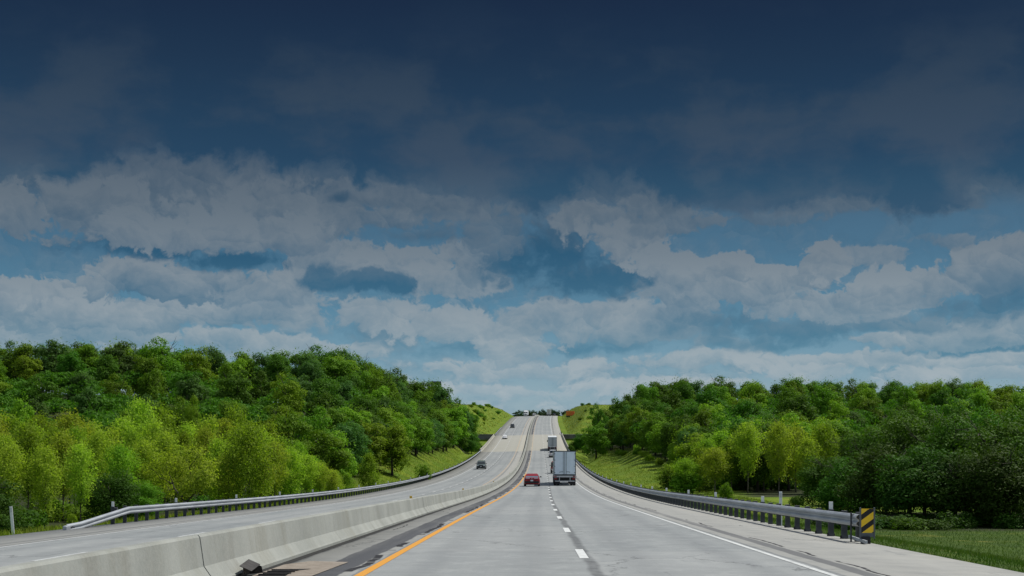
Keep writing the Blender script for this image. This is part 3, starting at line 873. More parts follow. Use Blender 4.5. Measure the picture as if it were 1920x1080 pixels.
def make_truck(label, mbody, mdoor, mcab, oncoming=False, H=4.05, zf=1.18, L=15.2, W=2.59, axles=(1.3, 2.6), red=True, hasrear=True):
    root = empty('semi_truck', label=label, cat='truck')
    hw = W / 2
    # box: ring of walls with rounded front corners; origin at the trailer rear
    mb = MB(); mb.box((0, L / 2, (H + zf) / 2), (W, L, H - zf), bev=.03); mb.build('trailer_body', mbody, root)
    mb = MB()
    for zz in (zf + .06, H - .07):
        for s_ in (-1, 1): mb.box((s_ * (hw + .008), L / 2, zz), (.03, L * .995, .12))
    mb.build('side_rail', M_ALU, root)
    # rear frame and doors
    mb = MB()
    for s_ in (-1, 1): mb.box((s_ * (hw - .03), -.02, (H + zf) / 2), (.06, .06, H - zf))
    mb.box((0, -.021, H - .04), (W - .12, .06, .08)); mb.box((0, -.021, zf + .05), (W - .18, .08, .14)); mb.build('rear_frame', mbody if not red else M_SEAL, root)
    for s_ in (-1, 1):
        mb = MB(); x0 = s_ * (hw - .09) / 2
        mb.box((x0, -.02, (H + zf) / 2 + .02), (hw - .125, .05, H - zf - .3), bev=.012)
        dr_ = mb.build('door', mdoor, root)
        mb = MB()
        for zz in np.linspace(zf + .35, H - .35, 4): mb.box((s_ * (hw - .12), -.06, zz), (.16, .03, .05))
        mb.build('hinges', M_SEAL, dr_)
        mb = MB()
        xr = s_ * .17
        mb.tube([(xr, -.075, zf + .12), (xr, -.075, H - .14)], .022, 6)
        mb.box((xr + s_ * .16, -.075, zf + .42), (.34, .03, .04)); mb.box((xr + s_ * .40, -.07, zf + .39), (.10, .03, .06))
        mb.build('lock_rod', M_SEAL, dr_)
    mb = MB(); mb.box((0, -.05, (H + zf) / 2), (.05, .02, H - zf - .3)); mb.build('door_seal', M_SEAL, root)
    # sill, lights, under-run guard
    mb = MB(); mb.box((0, .02, zf - .10), (W, .12, .22)); mb.build('sill', M_TAIL if False else M_ALU, root)
    for s_ in (-1, 1):
        mb = MB(); mb.box((s_ * (hw - .20), -.055, zf - .11), (.30, .04, .10)); mb.box((s_ * (hw - .24), .1, zf - .38), (.34, .08, .16)); mb.build('tail_light', M_TAIL, root)
        mb = MB(); mb.box((s_ * .62, .03, .80), (.08, .07, .56)); mb.build('guard_post', M_ALU, root)
    mb = MB(); mb.box((0, .0, .52), (2.30, .10, .11), bev=.01); mb.build('underrun_guard', M_ALU, root)
    mb = MB(); mb.box((-.1, .3, .36), (.75, .02, .10)); mb.box((-.15, .28, .36), (.32, .02, .14)); mb.build('licence_plate', M_PLATE, root)
    mb = MB()
    for s_ in (-1, 1): mb.box((s_ * .85, .55, .48), (.62, .03, .66))
    mb.build('mud_flap', M_BLK, root)
    mb = MB()
    for s_ in (-1, 1): mb.box((s_ * .5, L / 2, zf - .12), (.12, L * .96, .22))
    for yy in np.arange(1, L, 1.2): mb.box((0, yy, zf - .06), (W * .92, .08, .1))
    mb.box((0, 2.0, .78), (1.1, 3.0, .5)); mb.build('chassis', M_BLK, root)
    for ya in axles:
        for s_ in (-1, 1):
            wheel(root, s_ * (hw - .16), ya, .51, .30, s_); wheel(root, s_ * (hw - .50), ya, .51, .30, s_)
    mb = MB()
    for s_ in (-1, 1): mb.box((s_ * .75, L * .72, .55), (.12, .12, 1.0)); mb.box((s_ * .75, L * .72, .06), (.3, .3, .06))
    mb.build('landing_gear', M_BLK, root)
    # tractor
    ty = L - 1.1
    mb = MB(); mb.box((0, ty + 2.4, .82), (1.0, 7.2, .3)); mb.build('tractor_frame', M_BLK, root)
    for ya in (ty - .3, ty + 1.05):
        for s_ in (-1, 1): wheel(root, s_ * (hw - .16), ya, .51, .30, s_); wheel(root, s_ * (hw - .50), ya, .51, .30, s_)
    for s_ in (-1, 1): wheel(root, s_ * (hw - .20), ty + 5.3, .51, .32, s_)
    yc = ty + 1.75
    prof = [(0, .75), (4.55, .75), (4.62, 1.15), (4.5, 1.85), (2.85, 2.08), (2.35, 3.05), (1.5, 3.75), (.0, 3.85)]
    def sl(y, hx): return None
    mb = MB(); ringL = [Vector((-1.14, yc + y, z)) for y, z in prof]; ringM = [Vector((0, yc + y + (.06 if y > 2 else 0), z + (.05 if z > 3 else .03))) for y, z in prof]; ringR = [Vector((1.14, yc + y, z)) for y, z in prof]
    inL = [Vector((-1.22, yc + y * .97 + .04, .8 + (z - .8) * .96)) for y, z in prof]; inR = [Vector((1.22, v.y, v.z)) for v in inL]
    mb.ring_loft([inL, ringL, ringM, ringR, inR]); mb.build('cab', mcab, root)
    a, b_ = Vector((0, yc + 2.80, 2.16)), Vector((0, yc + 2.40, 2.96))
    mb = MB(); mb.prism([(-1.04, a.y + .05, a.z), (0, a.y + .12, a.z), (1.04, a.y + .05, a.z), (.98, b_.y + .05, b_.z), (0, b_.y + .12, b_.z), (-.98, b_.y + .05, b_.z)], (0, -.06, -.02)); mb.build('windshield', M_GLASS, root)
    for s_ in (-1, 1):
        mb = MB(); mb.prism([(s_ * 1.235, yc + 1.45, 2.1), (s_ * 1.235, yc + 2.55, 2.1), (s_ * 1.225, yc + 2.25, 2.85), (s_ * 1.225, yc + 1.45, 2.9)], (-s_ * .02, 0, 0)); mb.build('side_window', M_GLASS, root)
        mb = MB(); mb.box((s_ * 1.40, yc + 2.7, 2.35), (.22, .12, .62), bev=.03); mb.box((s_ * 1.27, yc + 2.7, 2.5), (.14, .05, .05)); mb.build('mirror', M_BLK, root)
        mb = MB(); mb.box((s_ * .88, yc + 4.62, 1.28), (.42, .10, .26), bev=.03); mb.build('headlight', M_HEAD, root)
        mb = MB(); mb.cyl((s_ * 1.0, yc + .6, .75), .32, 1.3, 'y', 16); mb.build('fuel_tank', M_CHROME, root)
    mb = MB(); mb.box((0, yc + 4.62, 1.42), (1.1, .09, .74), bev=.03); mb.build('grille', M_BLK, root)
    mb = MB(); mb.box((0, yc + 4.62, .68), (2.4, .22, .36), bev=.05); mb.build('bumper', M_CHROME, root)
    return root
t1 = make_truck('large semi trailer with pale blue grey rear doors driving away in the right lane', M_TRW, M_TRD, paint('cab_white_paint', (.6, .61, .62)))
place(t1, 2.84, 158.5)
t2 = make_truck('distant semi trailer with plain grey doors driving over the bridge approach', M_TRW, M_TRG, paint('cab_grey_paint', (.3, .32, .34)), H=4.1, zf=1.3, red=False)
place(t2, 3.45, 402)
t3 = make_truck('far semi trailer with white doors near the top of the hill', M_TRW, mat('trailer_cream', (.56, .57, .53), .5), paint('cab_blue_paint', (.05, .08, .16)), red=False)
place(t3, 3.0, 838)
t4 = make_truck('white semi truck coming over the crest toward the camera', M_TRW, M_TRG, paint('cab_bright_white_paint', (.72, .74, .75)), red=False, W=2.7)
place(t4, -12.7, 885, True)
# an oncoming truck is placed by its cab
t4.location = P(-12.7, 885 + 19.5, .01)

# orange box trailer on the bank
M_OR = mat('orange_paint', (.72, .20, .02), .55, c2=(.62, .16, .018), scale=1.5)
M_OR2 = mat('orange_red_paint', (.80, .15, .025), .5)
xo, yo = float(cx(700)) + 14.7, 700.0
ot = empty('orange_trailer', (xo, yo, tz(xo, yo) + .0), (0, 0, R(-4)), 'orange box trailer parked on the grassy bank beside the crest', 'trailer')
mb = MB(); mb.box((.2, 0, 2.1), (4.3, 2.4, 2.3), bev=.05); ot_b = mb.build('box_body', M_OR, ot)
mb = MB(); mb.box((1.5, -1.212, 2.1), (1.5, .02, 2.1)); mb.build('door', M_OR2, ot)
mb = MB()
for k in range(9): mb.box((-1.8 + k * .33, -1.205, 2.1), (.05, .03, 2.1))
mb.build('ribs', M_OR, ot)
mb = MB(); mb.box((.2, 0, .98), (4.4, 1.6, .24)); mb.box((3.0, 0, .9), (1.5, .14, .14)); mb.box((2.7, -.3, 2.0), (.12, .3, 2.0)); mb.build('chassis', M_BLK, ot)
for xx in (-1.5, -.5):
    for s_ in (-1, 1):
        mb = MB(); mb.cyl((xx, s_ * 1.05, .45), .45, .26, 'y', 18); mb.build('wheel', M_TYRE, ot)

# dark billboard above the hilltop trees
bx_, by_ = (817 - 960) / F * 430, 430.0
zb_ = EYE + (800 - 715) / F * 430
bb = empty('billboard', (bx_, by_, tz(bx_, by_)), (0, 0, R(8)), 'dark flat topped billboard rising above the trees on the left hill', 'billboard')
hb_ = zb_ - tz(bx_, by_)
mb = MB(); mb.box((0, 0, hb_ - .47), (3.4, .25, .95), bev=.02); mb.build('panel', mat('dark_panel', (.045, .055, .07), .6), bb)
mb = MB(); mb.box((0, .2, hb_ - 1.0), (3.2, .4, .10)); mb.build('catwalk', M_POST, bb)
mb = MB()
for s_ in (-1, 1): mb.box((s_ * 1.3, .25, hb_ / 2 - .3), (.22, .22, hb_ - .6))
mb.build('post', M_POST, bb)
# ------------------------------------------------------------------ trees
NR = np.random.default_rng(11)
def unit(v): return v / np.maximum(np.linalg.norm(v, axis=-1, keepdims=True), 1e-6)

def leaf_mesh(name, C, N, size, rng, mat_=None, jit=.7, droop=0.0):
    """many small leaf-spray faces: centres C, preferred normals N, individual sizes."""
    n = len(C)
    N = unit(N + rng.normal(0, jit, (n, 3)))
    T = unit(np.cross(N, rng.normal(0, 1, (n, 3)))); B = np.cross(N, T)
    s = (size * rng.uniform(.6, 1.35, n))[:, None]; e = rng.uniform(.45, .8, n)[:, None]
    bend = N * s * rng.uniform(-.25, .1, n)[:, None]
    V = np.stack([C - T * s * .62, C - B * s * e * .5 + bend, C + T * s * .62 + bend * .4, C + B * s * e * .5 + bend], 1).reshape(-1, 3)
    f = np.arange(4 * n).reshape(n, 4)
    me_o = mesh_np(name, V, f, mat_)
    me = me_o.data
    bpy.data.objects.remove(me_o)
    return me

def trunk_mesh(name, H, r0, limbs, rng, lean=.04, top=.8, seg=8):
    mb = MB()
    pts = []; x = y = 0.0
    for i in range(7):
        t = i / 6
        pts.append(Vector((x, y, H * top * t - .3 * (i == 0)))); x += rng.normal(0, lean) * H * .12; y += rng.normal(0, lean) * H * .12
    mb.tube(pts, [r0 * (1.25 if i == 0 else 1 - .86 * i / 6) for i in range(7)], seg)
    for (h, ln, az, up) in limbs:
        i = min(5, int(h / top * 6)); p = pts[i].lerp(pts[i + 1], h / top * 6 - i)
        d = Vector((math.cos(az), math.sin(az), up)).normalized(); q = []
        for k in range(5):
            q.append(p + d * (ln * k / 4) + Vector((rng.normal(0, .04), rng.normal(0, .04), .05 * k * k * .3)) * ln)
        mb.tube(q, [r0 * .5 * (1 - .2 * k) * (1 - h * .4) for k in range(5)], 6)
        for m in (2, 3):
            d2 = (d + Vector(rng.normal(0, .7, 3))).normalized()
            mb.tube([q[m], q[m] + d2 * ln * .3, q[m] + d2 * ln * .55 + Vector((0, 0, ln * .1))], [r0 * .2, r0 * .13, r0 * .05], 5)
    me = bpy.data.meshes.new(name); me.from_pydata(mb.v, [], mb.f); me.polygons.foreach_set('use_smooth', np.ones(len(mb.f), dtype=bool)); me.validate()
    return me

def sphere_dirs(n, rng): return unit(rng.normal(0, 1, (n, 3)))

def broadleaf(i, H=14.0, W=9.6, nl=30, per=250, size=.42, low=.22, rng=None, dense=1.0):
    """domed crown made of many leafy boughs, each a lobe of leaf sprays"""
    rng = np.random.default_rng(100 + i)
    C = []; N = []
    c0 = np.array([0, 0, H * (low + 1) / 2]); ax = np.array([W / 2, W / 2, H * (1 - low) / 2])
    d = sphere_dirs(nl * 3, rng); d = d[d[:, 2] > -.75][:nl]
    for k in range(len(d)):
        rr = rng.uniform(.48, .88) if k > 5 else rng.uniform(.1, .4)
        lc = c0 + d[k] * ax * rr * rng.uniform(.85, 1.08)
        lr = W * rng.uniform(.085, .165) * (1.15 if d[k][2] < .2 else 1.0)
        m = int(per * (lr / (W * .125)) ** 2 * dense)
        q = sphere_dirs(m * 2, rng); q = q[(q[:, 2] > -.55) | (rng.random(len(q)) < .35)][:m]
        rad = lr * rng.uniform(.55, 1.12, len(q)) ** .7
        p = lc + q * rad[:, None] * np.array([1.12, 1.12, .82])
        C.append(p); N.append(q * .9 + np.array([0, 0, .55]))
    # stray sprays round the outline
    m = int(per * (2.4 if size > .3 else .8)); q = sphere_dirs(m, rng); q = q[q[:, 2] > -.6]
    p = c0 + q * ax * rng.uniform(.75, 1.02, len(q))[:, None]; C.append(p); N.append(q)
    C = np.concatenate(C); N = np.concatenate(N)
    crown = leaf_mesh('crown', C, N, size, rng, jit=.42)
    limbs = [(rng.uniform(.3, .7), W * rng.uniform(.25, .42), rng.uniform(0, 6.28), rng.uniform(.35, .9)) for _ in range(6)]
    return trunk_mesh('trunk', H, H * .019, limbs, rng), crown, H, W

def young(i, H=9.0, W=4.2, n=3600, size=.2, low=.16, stems=1, taper=.75, airy=.5):
    """upright airy sapling with fine bright leaves on rising branches"""
    rng = np.random.default_rng(300 + i)
    C = []; N = []; nb = 46
    for k in range(nb):
        t = low + (1 - low) * (k + rng.uniform(0, 1)) / nb
        prof = (math.sin(min(1, (t - low) / (1 - low) * 1.02) ** taper * math.pi) ** .75) * .86 + .10
        az = k * 2.4 + rng.normal(0, .4); ln = W / 2 * prof * rng.uniform(.65, 1.12)
        base = np.array([0, 0, t * H * .97]); tip = base + np.array([math.cos(az) * ln, math.sin(az) * ln, ln * rng.uniform(.55, 1.25)])
        m = int(n / nb * (.5 + prof)); u = rng.uniform(.15, 1.05, m) ** .8
        p = base + (tip - base) * u[:, None] + rng.normal(0, 1, (m, 3)) * (.10 + .16 * W / 4 * (1 - .4 * u))[:, None] * np.array([1, 1, 1.25]) * (.8 + airy)
        C.append(p); N.append(np.tile(np.array([math.cos(az), math.sin(az), .7]), (m, 1)))
    C = np.concatenate(C); N = np.concatenate(N)
    crown = leaf_mesh('crown', C, N, size, rng, jit=.9)
    limbs = [(rng.uniform(.25, .75), W * rng.uniform(.22, .38), rng.uniform(0, 6.28), rng.uniform(.8, 1.6)) for _ in range(7)]
    return trunk_mesh('trunk', H, .085, limbs, rng, .03, .93), crown, H, W

def bush(i, H=2.2, W=3.0, n=1900, size=.17):
    rng = np.random.default_rng(500 + i); C = []; N = []
    for k in range(12):
        az = rng.uniform(0, 6.28); r = W * .32 * rng.uniform(0, 1) ** .5
        lc = np.array([math.cos(az) * r, math.sin(az) * r, H * rng.uniform(.25, .66)]); lr = H * rng.uniform(.2, .36)
        q = sphere_dirs(n // 12, rng); p = lc + q * (lr * rng.uniform(.5, 1.1, len(q)) ** .7)[:, None]
        C.append(p[p[:, 2] > .02]); N.append((q + np.array([0, 0, .5]))[p[:, 2] > .02])
    return trunk_mesh('stem', H, .05, [(.3, H * .4, a, 1.2) for a in (0, 2, 4)], rng, .05, .6, 6), leaf_mesh('foliage', np.concatenate(C), np.concatenate(N), size, rng), H, W

def gnarled(i):
    rng = np.random.default_rng(700 + i); H, W = 8.6, 6.6
    mb = MB(); tips = []
    def grow(p, d, ln, r, lev):
        q = [p]; dd = d.copy()
        for k in range(4):
            dd = (dd + Vector(rng.normal(0, .22, 3)) + Vector((0, 0, .05))).normalized(); q.append(q[-1] + dd * ln / 4)
        mb.tube(q, [r * (1 - .12 * k) for k in range(5)], 7 if lev < 2 else 5)
        if lev >= 4: tips.append(q[-1]); tips.append(q[-2]); return
        if lev >= 2: tips.append(q[-1])
        for m in range(3 if lev < 2 else 2):
            nd = (dd + Vector(rng.normal(0, .75, 3))); nd.z = abs(nd.z) * .7 + .12
            grow(q[-1] if m else q[-2], nd.normalized(), ln * rng.uniform(.62, .85), r * .6, lev + 1)
    grow(Vector((0, 0, -.2)), Vector((.12, 0, 1)), 2.7, .17, 0)
    tp = np.array([tuple(t) for t in tips]); tp = tp[tp[:, 2] > 1.5]
    idx = rng.integers(0, len(tp), 4600); C = tp[idx] + rng.normal(0, .38, (4600, 3))
    me = bpy.data.meshes.new('trunk'); me.from_pydata(mb.v, [], mb.f); me.validate()
    h = float(C[:, 2].max())
    return me, leaf_mesh('crown', C, unit(C - np.array([0, 0, 3.5])) + np.array([0, 0, .4]), .19, rng), h, W

def mat_leaf(name, c, c2, trans=.38, tcol=None):
    m, nt, b = new_mat(name)
    oi = nt.new('ShaderNodeObjectInfo'); geo = nt.new('ShaderNodeNewGeometry')
    rnd = geo.outputs['Random Per Island']
    tc = nt.new('ShaderNodeTexCoord').outputs['Object']
    n = nt.noise(tc, .45, 3, .6)
    col = nt.mix(rnd, c4(c), c4(c2))
    col = nt.mix(nt.mr(n, .35, .65, 0, .45), col, c4([c2[0] * 1.15, c2[1] * 1.05, c2[2]]))
    # every tree its own shade of green
    hsv = nt.new('ShaderNodeHueSaturation')
    nt.l.new(nt.math('ADD', nt.math('MULTIPLY', oi.outputs['Random'], .035), .483), hsv.inputs['Hue'])
    nt.l.new(nt.math('ADD', nt.math('MULTIPLY', oi.outputs['Random'], .45), .78), hsv.inputs['Value'])
    nt.l.new(col, hsv.inputs['Color']); col = hsv.outputs[0]
    nt.l.new(col, b.inputs['Base Color']); b.inputs['Roughness'].default_value = .65; b.inputs['Specular IOR Level'].default_value = .12
    tr = nt.new('ShaderNodeBsdfTranslucent')
    nt.l.new(nt.mix(1.0, col, (1.15, 1.25, .55, 1), 'MULTIPLY'), tr.inputs[0])
    mx = nt.new('ShaderNodeMixShader'); mx.inputs[0].default_value = trans
    nt.l.new(b.outputs[0], mx.inputs[1]); nt.l.new(tr.outputs[0], mx.inputs[2])
    nt.l.new(mx.outputs[0], m.node_tree.nodes['Material Output'].inputs[0])
    return m
LEAF = {
    'deep': mat_leaf('deep_green_leaves', (.034, .104, .007), (.076, .172, .012)),
    'mid': mat_leaf('green_leaves', (.062, .148, .007), (.122, .232, .013)),
    'bright': mat_leaf('bright_green_leaves', (.11, .22, .009), (.175, .30, .017)),
    'blue': mat_leaf('grey_green_leaves', (.040, .105, .019), (.082, .172, .034)),
    'yellow': mat_leaf('yellow_green_leaves', (.20, .315, .020), (.32, .43, .046), .52),
    'lime': mat_leaf('lime_green_leaves', (.125, .24, .012), (.215, .34, .027), .5),
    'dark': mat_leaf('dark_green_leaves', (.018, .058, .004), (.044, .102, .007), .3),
    'shady': mat_leaf('shade_toned_leaves', (.026, .076, .005), (.062, .142, .009), .32),  # darker leaf colour stands for the shade over the near right clump
    'far': mat_leaf('far_leaves', (.030, .062, .022), (.048, .088, .034), .3),
}
M_BARK = mat('tree_bark', (.055, .045, .035), .9, c2=(.025, .02, .016), scale=5)
M_BARKP = mat('pale_bark', (.16, .14, .105), .9, c2=(.07, .06, .045), scale=4)

PROTO = {
    'broad': [broadleaf(i, 14.0, 8.4 + .5 * (i % 3), 44 + 3 * i, 150, .36, -.06 + .03 * (i % 3)) for i in range(7)],
    'fine': [broadleaf(20 + i, 8.5, 7.0, 72, 190, .19, -.14) for i in range(5)],
    'young': [young(i, 9.0, 3.7 + .5 * (i % 2), 5600, .17, (.10, .24, .16, .30, .12)[i]) for i in range(5)],
    'bushy': [young(10 + i, 7.0, 6.0, 8000, .17, .10, taper=.62, airy=.7) for i in range(3)],
    'cone': [young(20 + i, 6.0, 3.6, 5200, .16, .02, taper=.34, airy=.45) for i in range(2)],
    'bush': [bush(i) for i in range(5)],
    'gnarled': [gnarled(0)],
}
NTREE = [0]
TC = {}
def tree(kind, x, y, H, W, leaf, label, group=None, name='broadleaf_tree', cat='tree', bark=None, sink=.25, var=None):
    rs = np.random.default_rng(int(abs(x * 131 + y * 977)) % 100000)
    pr = PROTO[kind]; t, c, h0, w0 = pr[var if var is not None else int(rs.integers(len(pr)))]
    r = empty(name, (x, y, tz(x, y) - sink), (0, 0, float(rs.uniform(0, 6.28))), label, cat, group)
    r.scale = (W / w0, W / w0, H / h0)
    for me, nm, mt in ((t, t.name.split('.')[0], bark or M_BARK), (c, c.name.split('.')[0], LEAF[leaf])):
        if not me.materials: me.materials.append(mt)
        o = link(bpy.data.objects.new(nm, me)); o.parent = r
        o.material_slots[0].link = 'OBJECT'; o.material_slots[0].material = mt
    NTREE[0] += 1; TC[kind] = TC.get(kind, 0) + 1
    return r
def at(px, Y): return (px - 960) / F * Y
def tree_px(kind, px, Y, ytop, wpx, leaf, label, group=None, **k):
    x = at(px, Y); H = EYE + (800 - ytop) / F * Y - tz(x, Y) + .25
    return tree(kind, x, Y, max(H, 1.0), wpx / F * Y, leaf, label, group, **k)

rs = random.Random(5)
# --- the near left thicket of young trees
g1 = 'young yellow green trees along the oncoming carriageway'
def yl(px, Y, yt, w, leaf='yellow', kind='young', lab=None, **k):
    tree_px(kind, px, Y, yt, w, leaf, lab or {'yellow': 'slender yellow green young tree in the thicket behind the turned down guardrail', 'lime': 'leafy lime green young tree in the thicket behind the turned down guardrail',
            'mid': 'darker green young tree in the thicket behind the turned down guardrail', 'dark': 'dark green tree among the yellow thicket behind the turned down guardrail'}[leaf],
            None if lab else g1 + ', ' + leaf, name='young_tree', **({'var': 1 if int(px) % 2 else 3} if kind == 'young' and Y < 101 else {}), **k)
for (px, Y, yt, w, lf) in [(-60, 84, 800, 120, 'yellow'), (-20, 96, 775, 110, 'yellow'), (18, 78, 838, 100, 'yellow'), (52, 92, 800, 105, 'lime'), (85, 79, 842, 90, 'yellow'), (118, 90, 815, 95, 'yellow'), (150, 82, 838, 90, 'yellow'),
                           (185, 98, 812, 100, 'yellow'), (20, 112, 782, 120, 'lime'), (75, 124, 790, 110, 'lime'), (130, 120, 785, 120, 'yellow'), (172, 130, 800, 100, 'yellow'),
                           (232, 118, 795, 105, 'yellow'), (262, 132, 762, 105, 'yellow'), (300, 134, 768, 110, 'lime'), (225, 94, 838, 100, 'lime'), (270, 100, 830, 95, 'yellow'), (310, 112, 815, 95, 'yellow'), (330, 100, 858, 85, 'yellow'),
                           (395, 128, 790, 95, 'yellow'), (375, 138, 800, 90, 'lime'), (410, 110, 822, 95, 'yellow'), (440, 136, 774, 95, 'lime'), (430, 108, 848, 90, 'yellow'), (505, 134, 800, 85, 'lime'), (515, 118, 838, 80, 'yellow'),
                           (545, 122, 848, 75, 'yellow'), (575, 124, 862, 70, 'yellow'), (600, 126, 875, 55, 'yellow'), (622, 128, 888, 45, 'yellow'), (558, 138, 838, 70, 'lime'), (350, 126, 802, 90, 'yellow'), (490, 108, 860, 75, 'yellow')]:
    yl(px, Y, yt - (6 if Y > 115 else 0), w * .80, lf)
for (px, Y, yt, w, lf) in [(8, 88, 822, 70, 'yellow'), (100, 96, 806, 70, 'lime'), (205, 108, 806, 70, 'yellow'), (248, 112, 812, 66, 'lime'), (290, 118, 796, 70, 'yellow'), (345, 116, 812, 64, 'lime'), (385, 118, 806, 66, 'yellow'), (425, 122, 790, 64, 'yellow'), (448, 120, 806, 60, 'lime'), (492, 124, 806, 62, 'yellow'), (528, 128, 822, 56, 'lime'), (60, 104, 796, 72, 'yellow'), (140, 106, 806, 66, 'lime'), (588, 134, 858, 46, 'lime')]:
    yl(px, Y, yt, w, lf)
yl(466, 106, 806, 125, 'lime', 'bushy', 'broad lime green tree with a straight dark trunk by the left guardrail')
yl(352, 92, 832, 120, 'yellow', 'gnarled', 'gnarled tree with dark twisting branches and thin yellow leaves')
yl(206, 84, 880, 115, 'dark', 'fine', 'round dark green tree low among the yellow saplings by the left guardrail')
yl(262, 86, 900, 90, 'mid', 'fine', 'low green tree beside the gnarled tree in the left thicket')
yl(150, 128, 786, 120, 'mid', 'broad', 'green broad tree standing behind the yellow saplings')
yl(415, 140, 800, 90, 'mid', 'broad')
yl(-40, 66, 880, 160, 'dark', 'fine', 'dark green tree at the edge of the view behind the leaning white post')
tree_px('cone', 692, 172, 853, 50, 'lime', 'small bright cone shaped tree standing alone before the dark wood', name='young_tree')
tree_px('cone', 651, 165, 888, 32, 'lime', 'smaller cone shaped sapling left of the lone bright cone tree', name='young_tree')
tree_px('cone', 628, 150, 884, 40, 'yellow', 'yellow green sapling at the end of the left thicket', name='young_tree')
# shrubs at their feet
gs_ = 'low shrubs under the left thicket'
for k in range(16):  # dark shrubs added to stand for the shadow under the slender trees
    px = 1268 + k * 18.5 + rs.uniform(-6, 6); Y = rs.uniform(160, 176); x = at(px, Y)
    tree('bush', x, Y, rs.uniform(2.2, 3.6), rs.uniform(3.0, 4.6), rs.choice(['dark', 'shady', 'deep']), 'dark shrub added as shadow under the slender trees behind the small meadow', 'dark shrubs added as shadow behind the small meadow', name='shrub', cat='shrub')
for k in range(20):
    px = -20 + k * 33 + rs.uniform(-10, 10); Y = float(np.interp(px, [0, 640], [70, 150])) + rs.uniform(-2, 10)
    x = at(px, Y)
    tree('bush', x, Y, rs.uniform(1.4, 2.4), rs.uniform(2.0, 3.4), rs.choice(['dark', 'deep', 'mid', 'mid']), 'low green shrub at the foot of the left thicket', gs_, name='shrub', cat='shrub')
tree_px('bush', 68 * 1.0 + 68, 58.0, 968, 28, 'lime', 'tiny bright green weed clump by the sunken guardrail end', name='weed_clump', cat='plant')
tree_px('bush', 20, 54.0, 950, 110, 'dark', 'dark bush beside the leaning white marker post', name='shrub', cat='shrub')

# --- hill woods
def wood(side, rows, px0, px1, spacing, umin, hmul=1.0):
    for ri, Y in enumerate(rows):
        px = px0 + rs.uniform(0, 40)
        while px < px1:
            yy = Y + rs.uniform(-6, 6); x = at(px, yy); u = x - float(cx(yy))
            st = spacing / yy * F * rs.uniform(.8, 1.2)
            px_here = px; px += st
            if side < 0 and u > -umin(yy): continue
            if side > 0 and u < umin(yy): continue
            Zr = float(np.interp(px_here, SKY_PX, RIDGE_Z))
            if yy > Zr + 14: continue
            t = (yy - 170) / (Zr - 170)
            H = rs.uniform(11.0, 14.8) * hmul; W = rs.uniform(6.2, 8.8)
            if yy < 235: H *= .72; W *= .80
            elif yy < 300: H *= .86; W *= .9
            if t > .78: H = rs.uniform(13.0, 15.0); W = rs.uniform(8.4, 11.0)
            leaf = rs.choices(['deep', 'mid', 'bright', 'blue'], [.34, .34, .12, .2] if side < 0 else [.26, .36, .2, .18])[0]
            if side > 0 and t < .45 and 1250 < px_here < 1560 and rs.random() < .5: leaf = 'lime'
            tone = {'deep': 'deep green', 'mid': 'green', 'bright': 'bright green', 'blue': 'greyish green', 'lime': 'lime green'}[leaf]
            where = 'left' if side < 0 else 'right'
            pos = 'along the skyline of' if t > .82 else 'halfway up' if t > .42 else 'near the foot of'
            lab = f'{tone} broadleaf tree {pos} the wooded hill {where} of the highway'
            tree('broad', x, yy, H, W, leaf, lab, lab[len(tone) + 1:] + ', ' + tone)
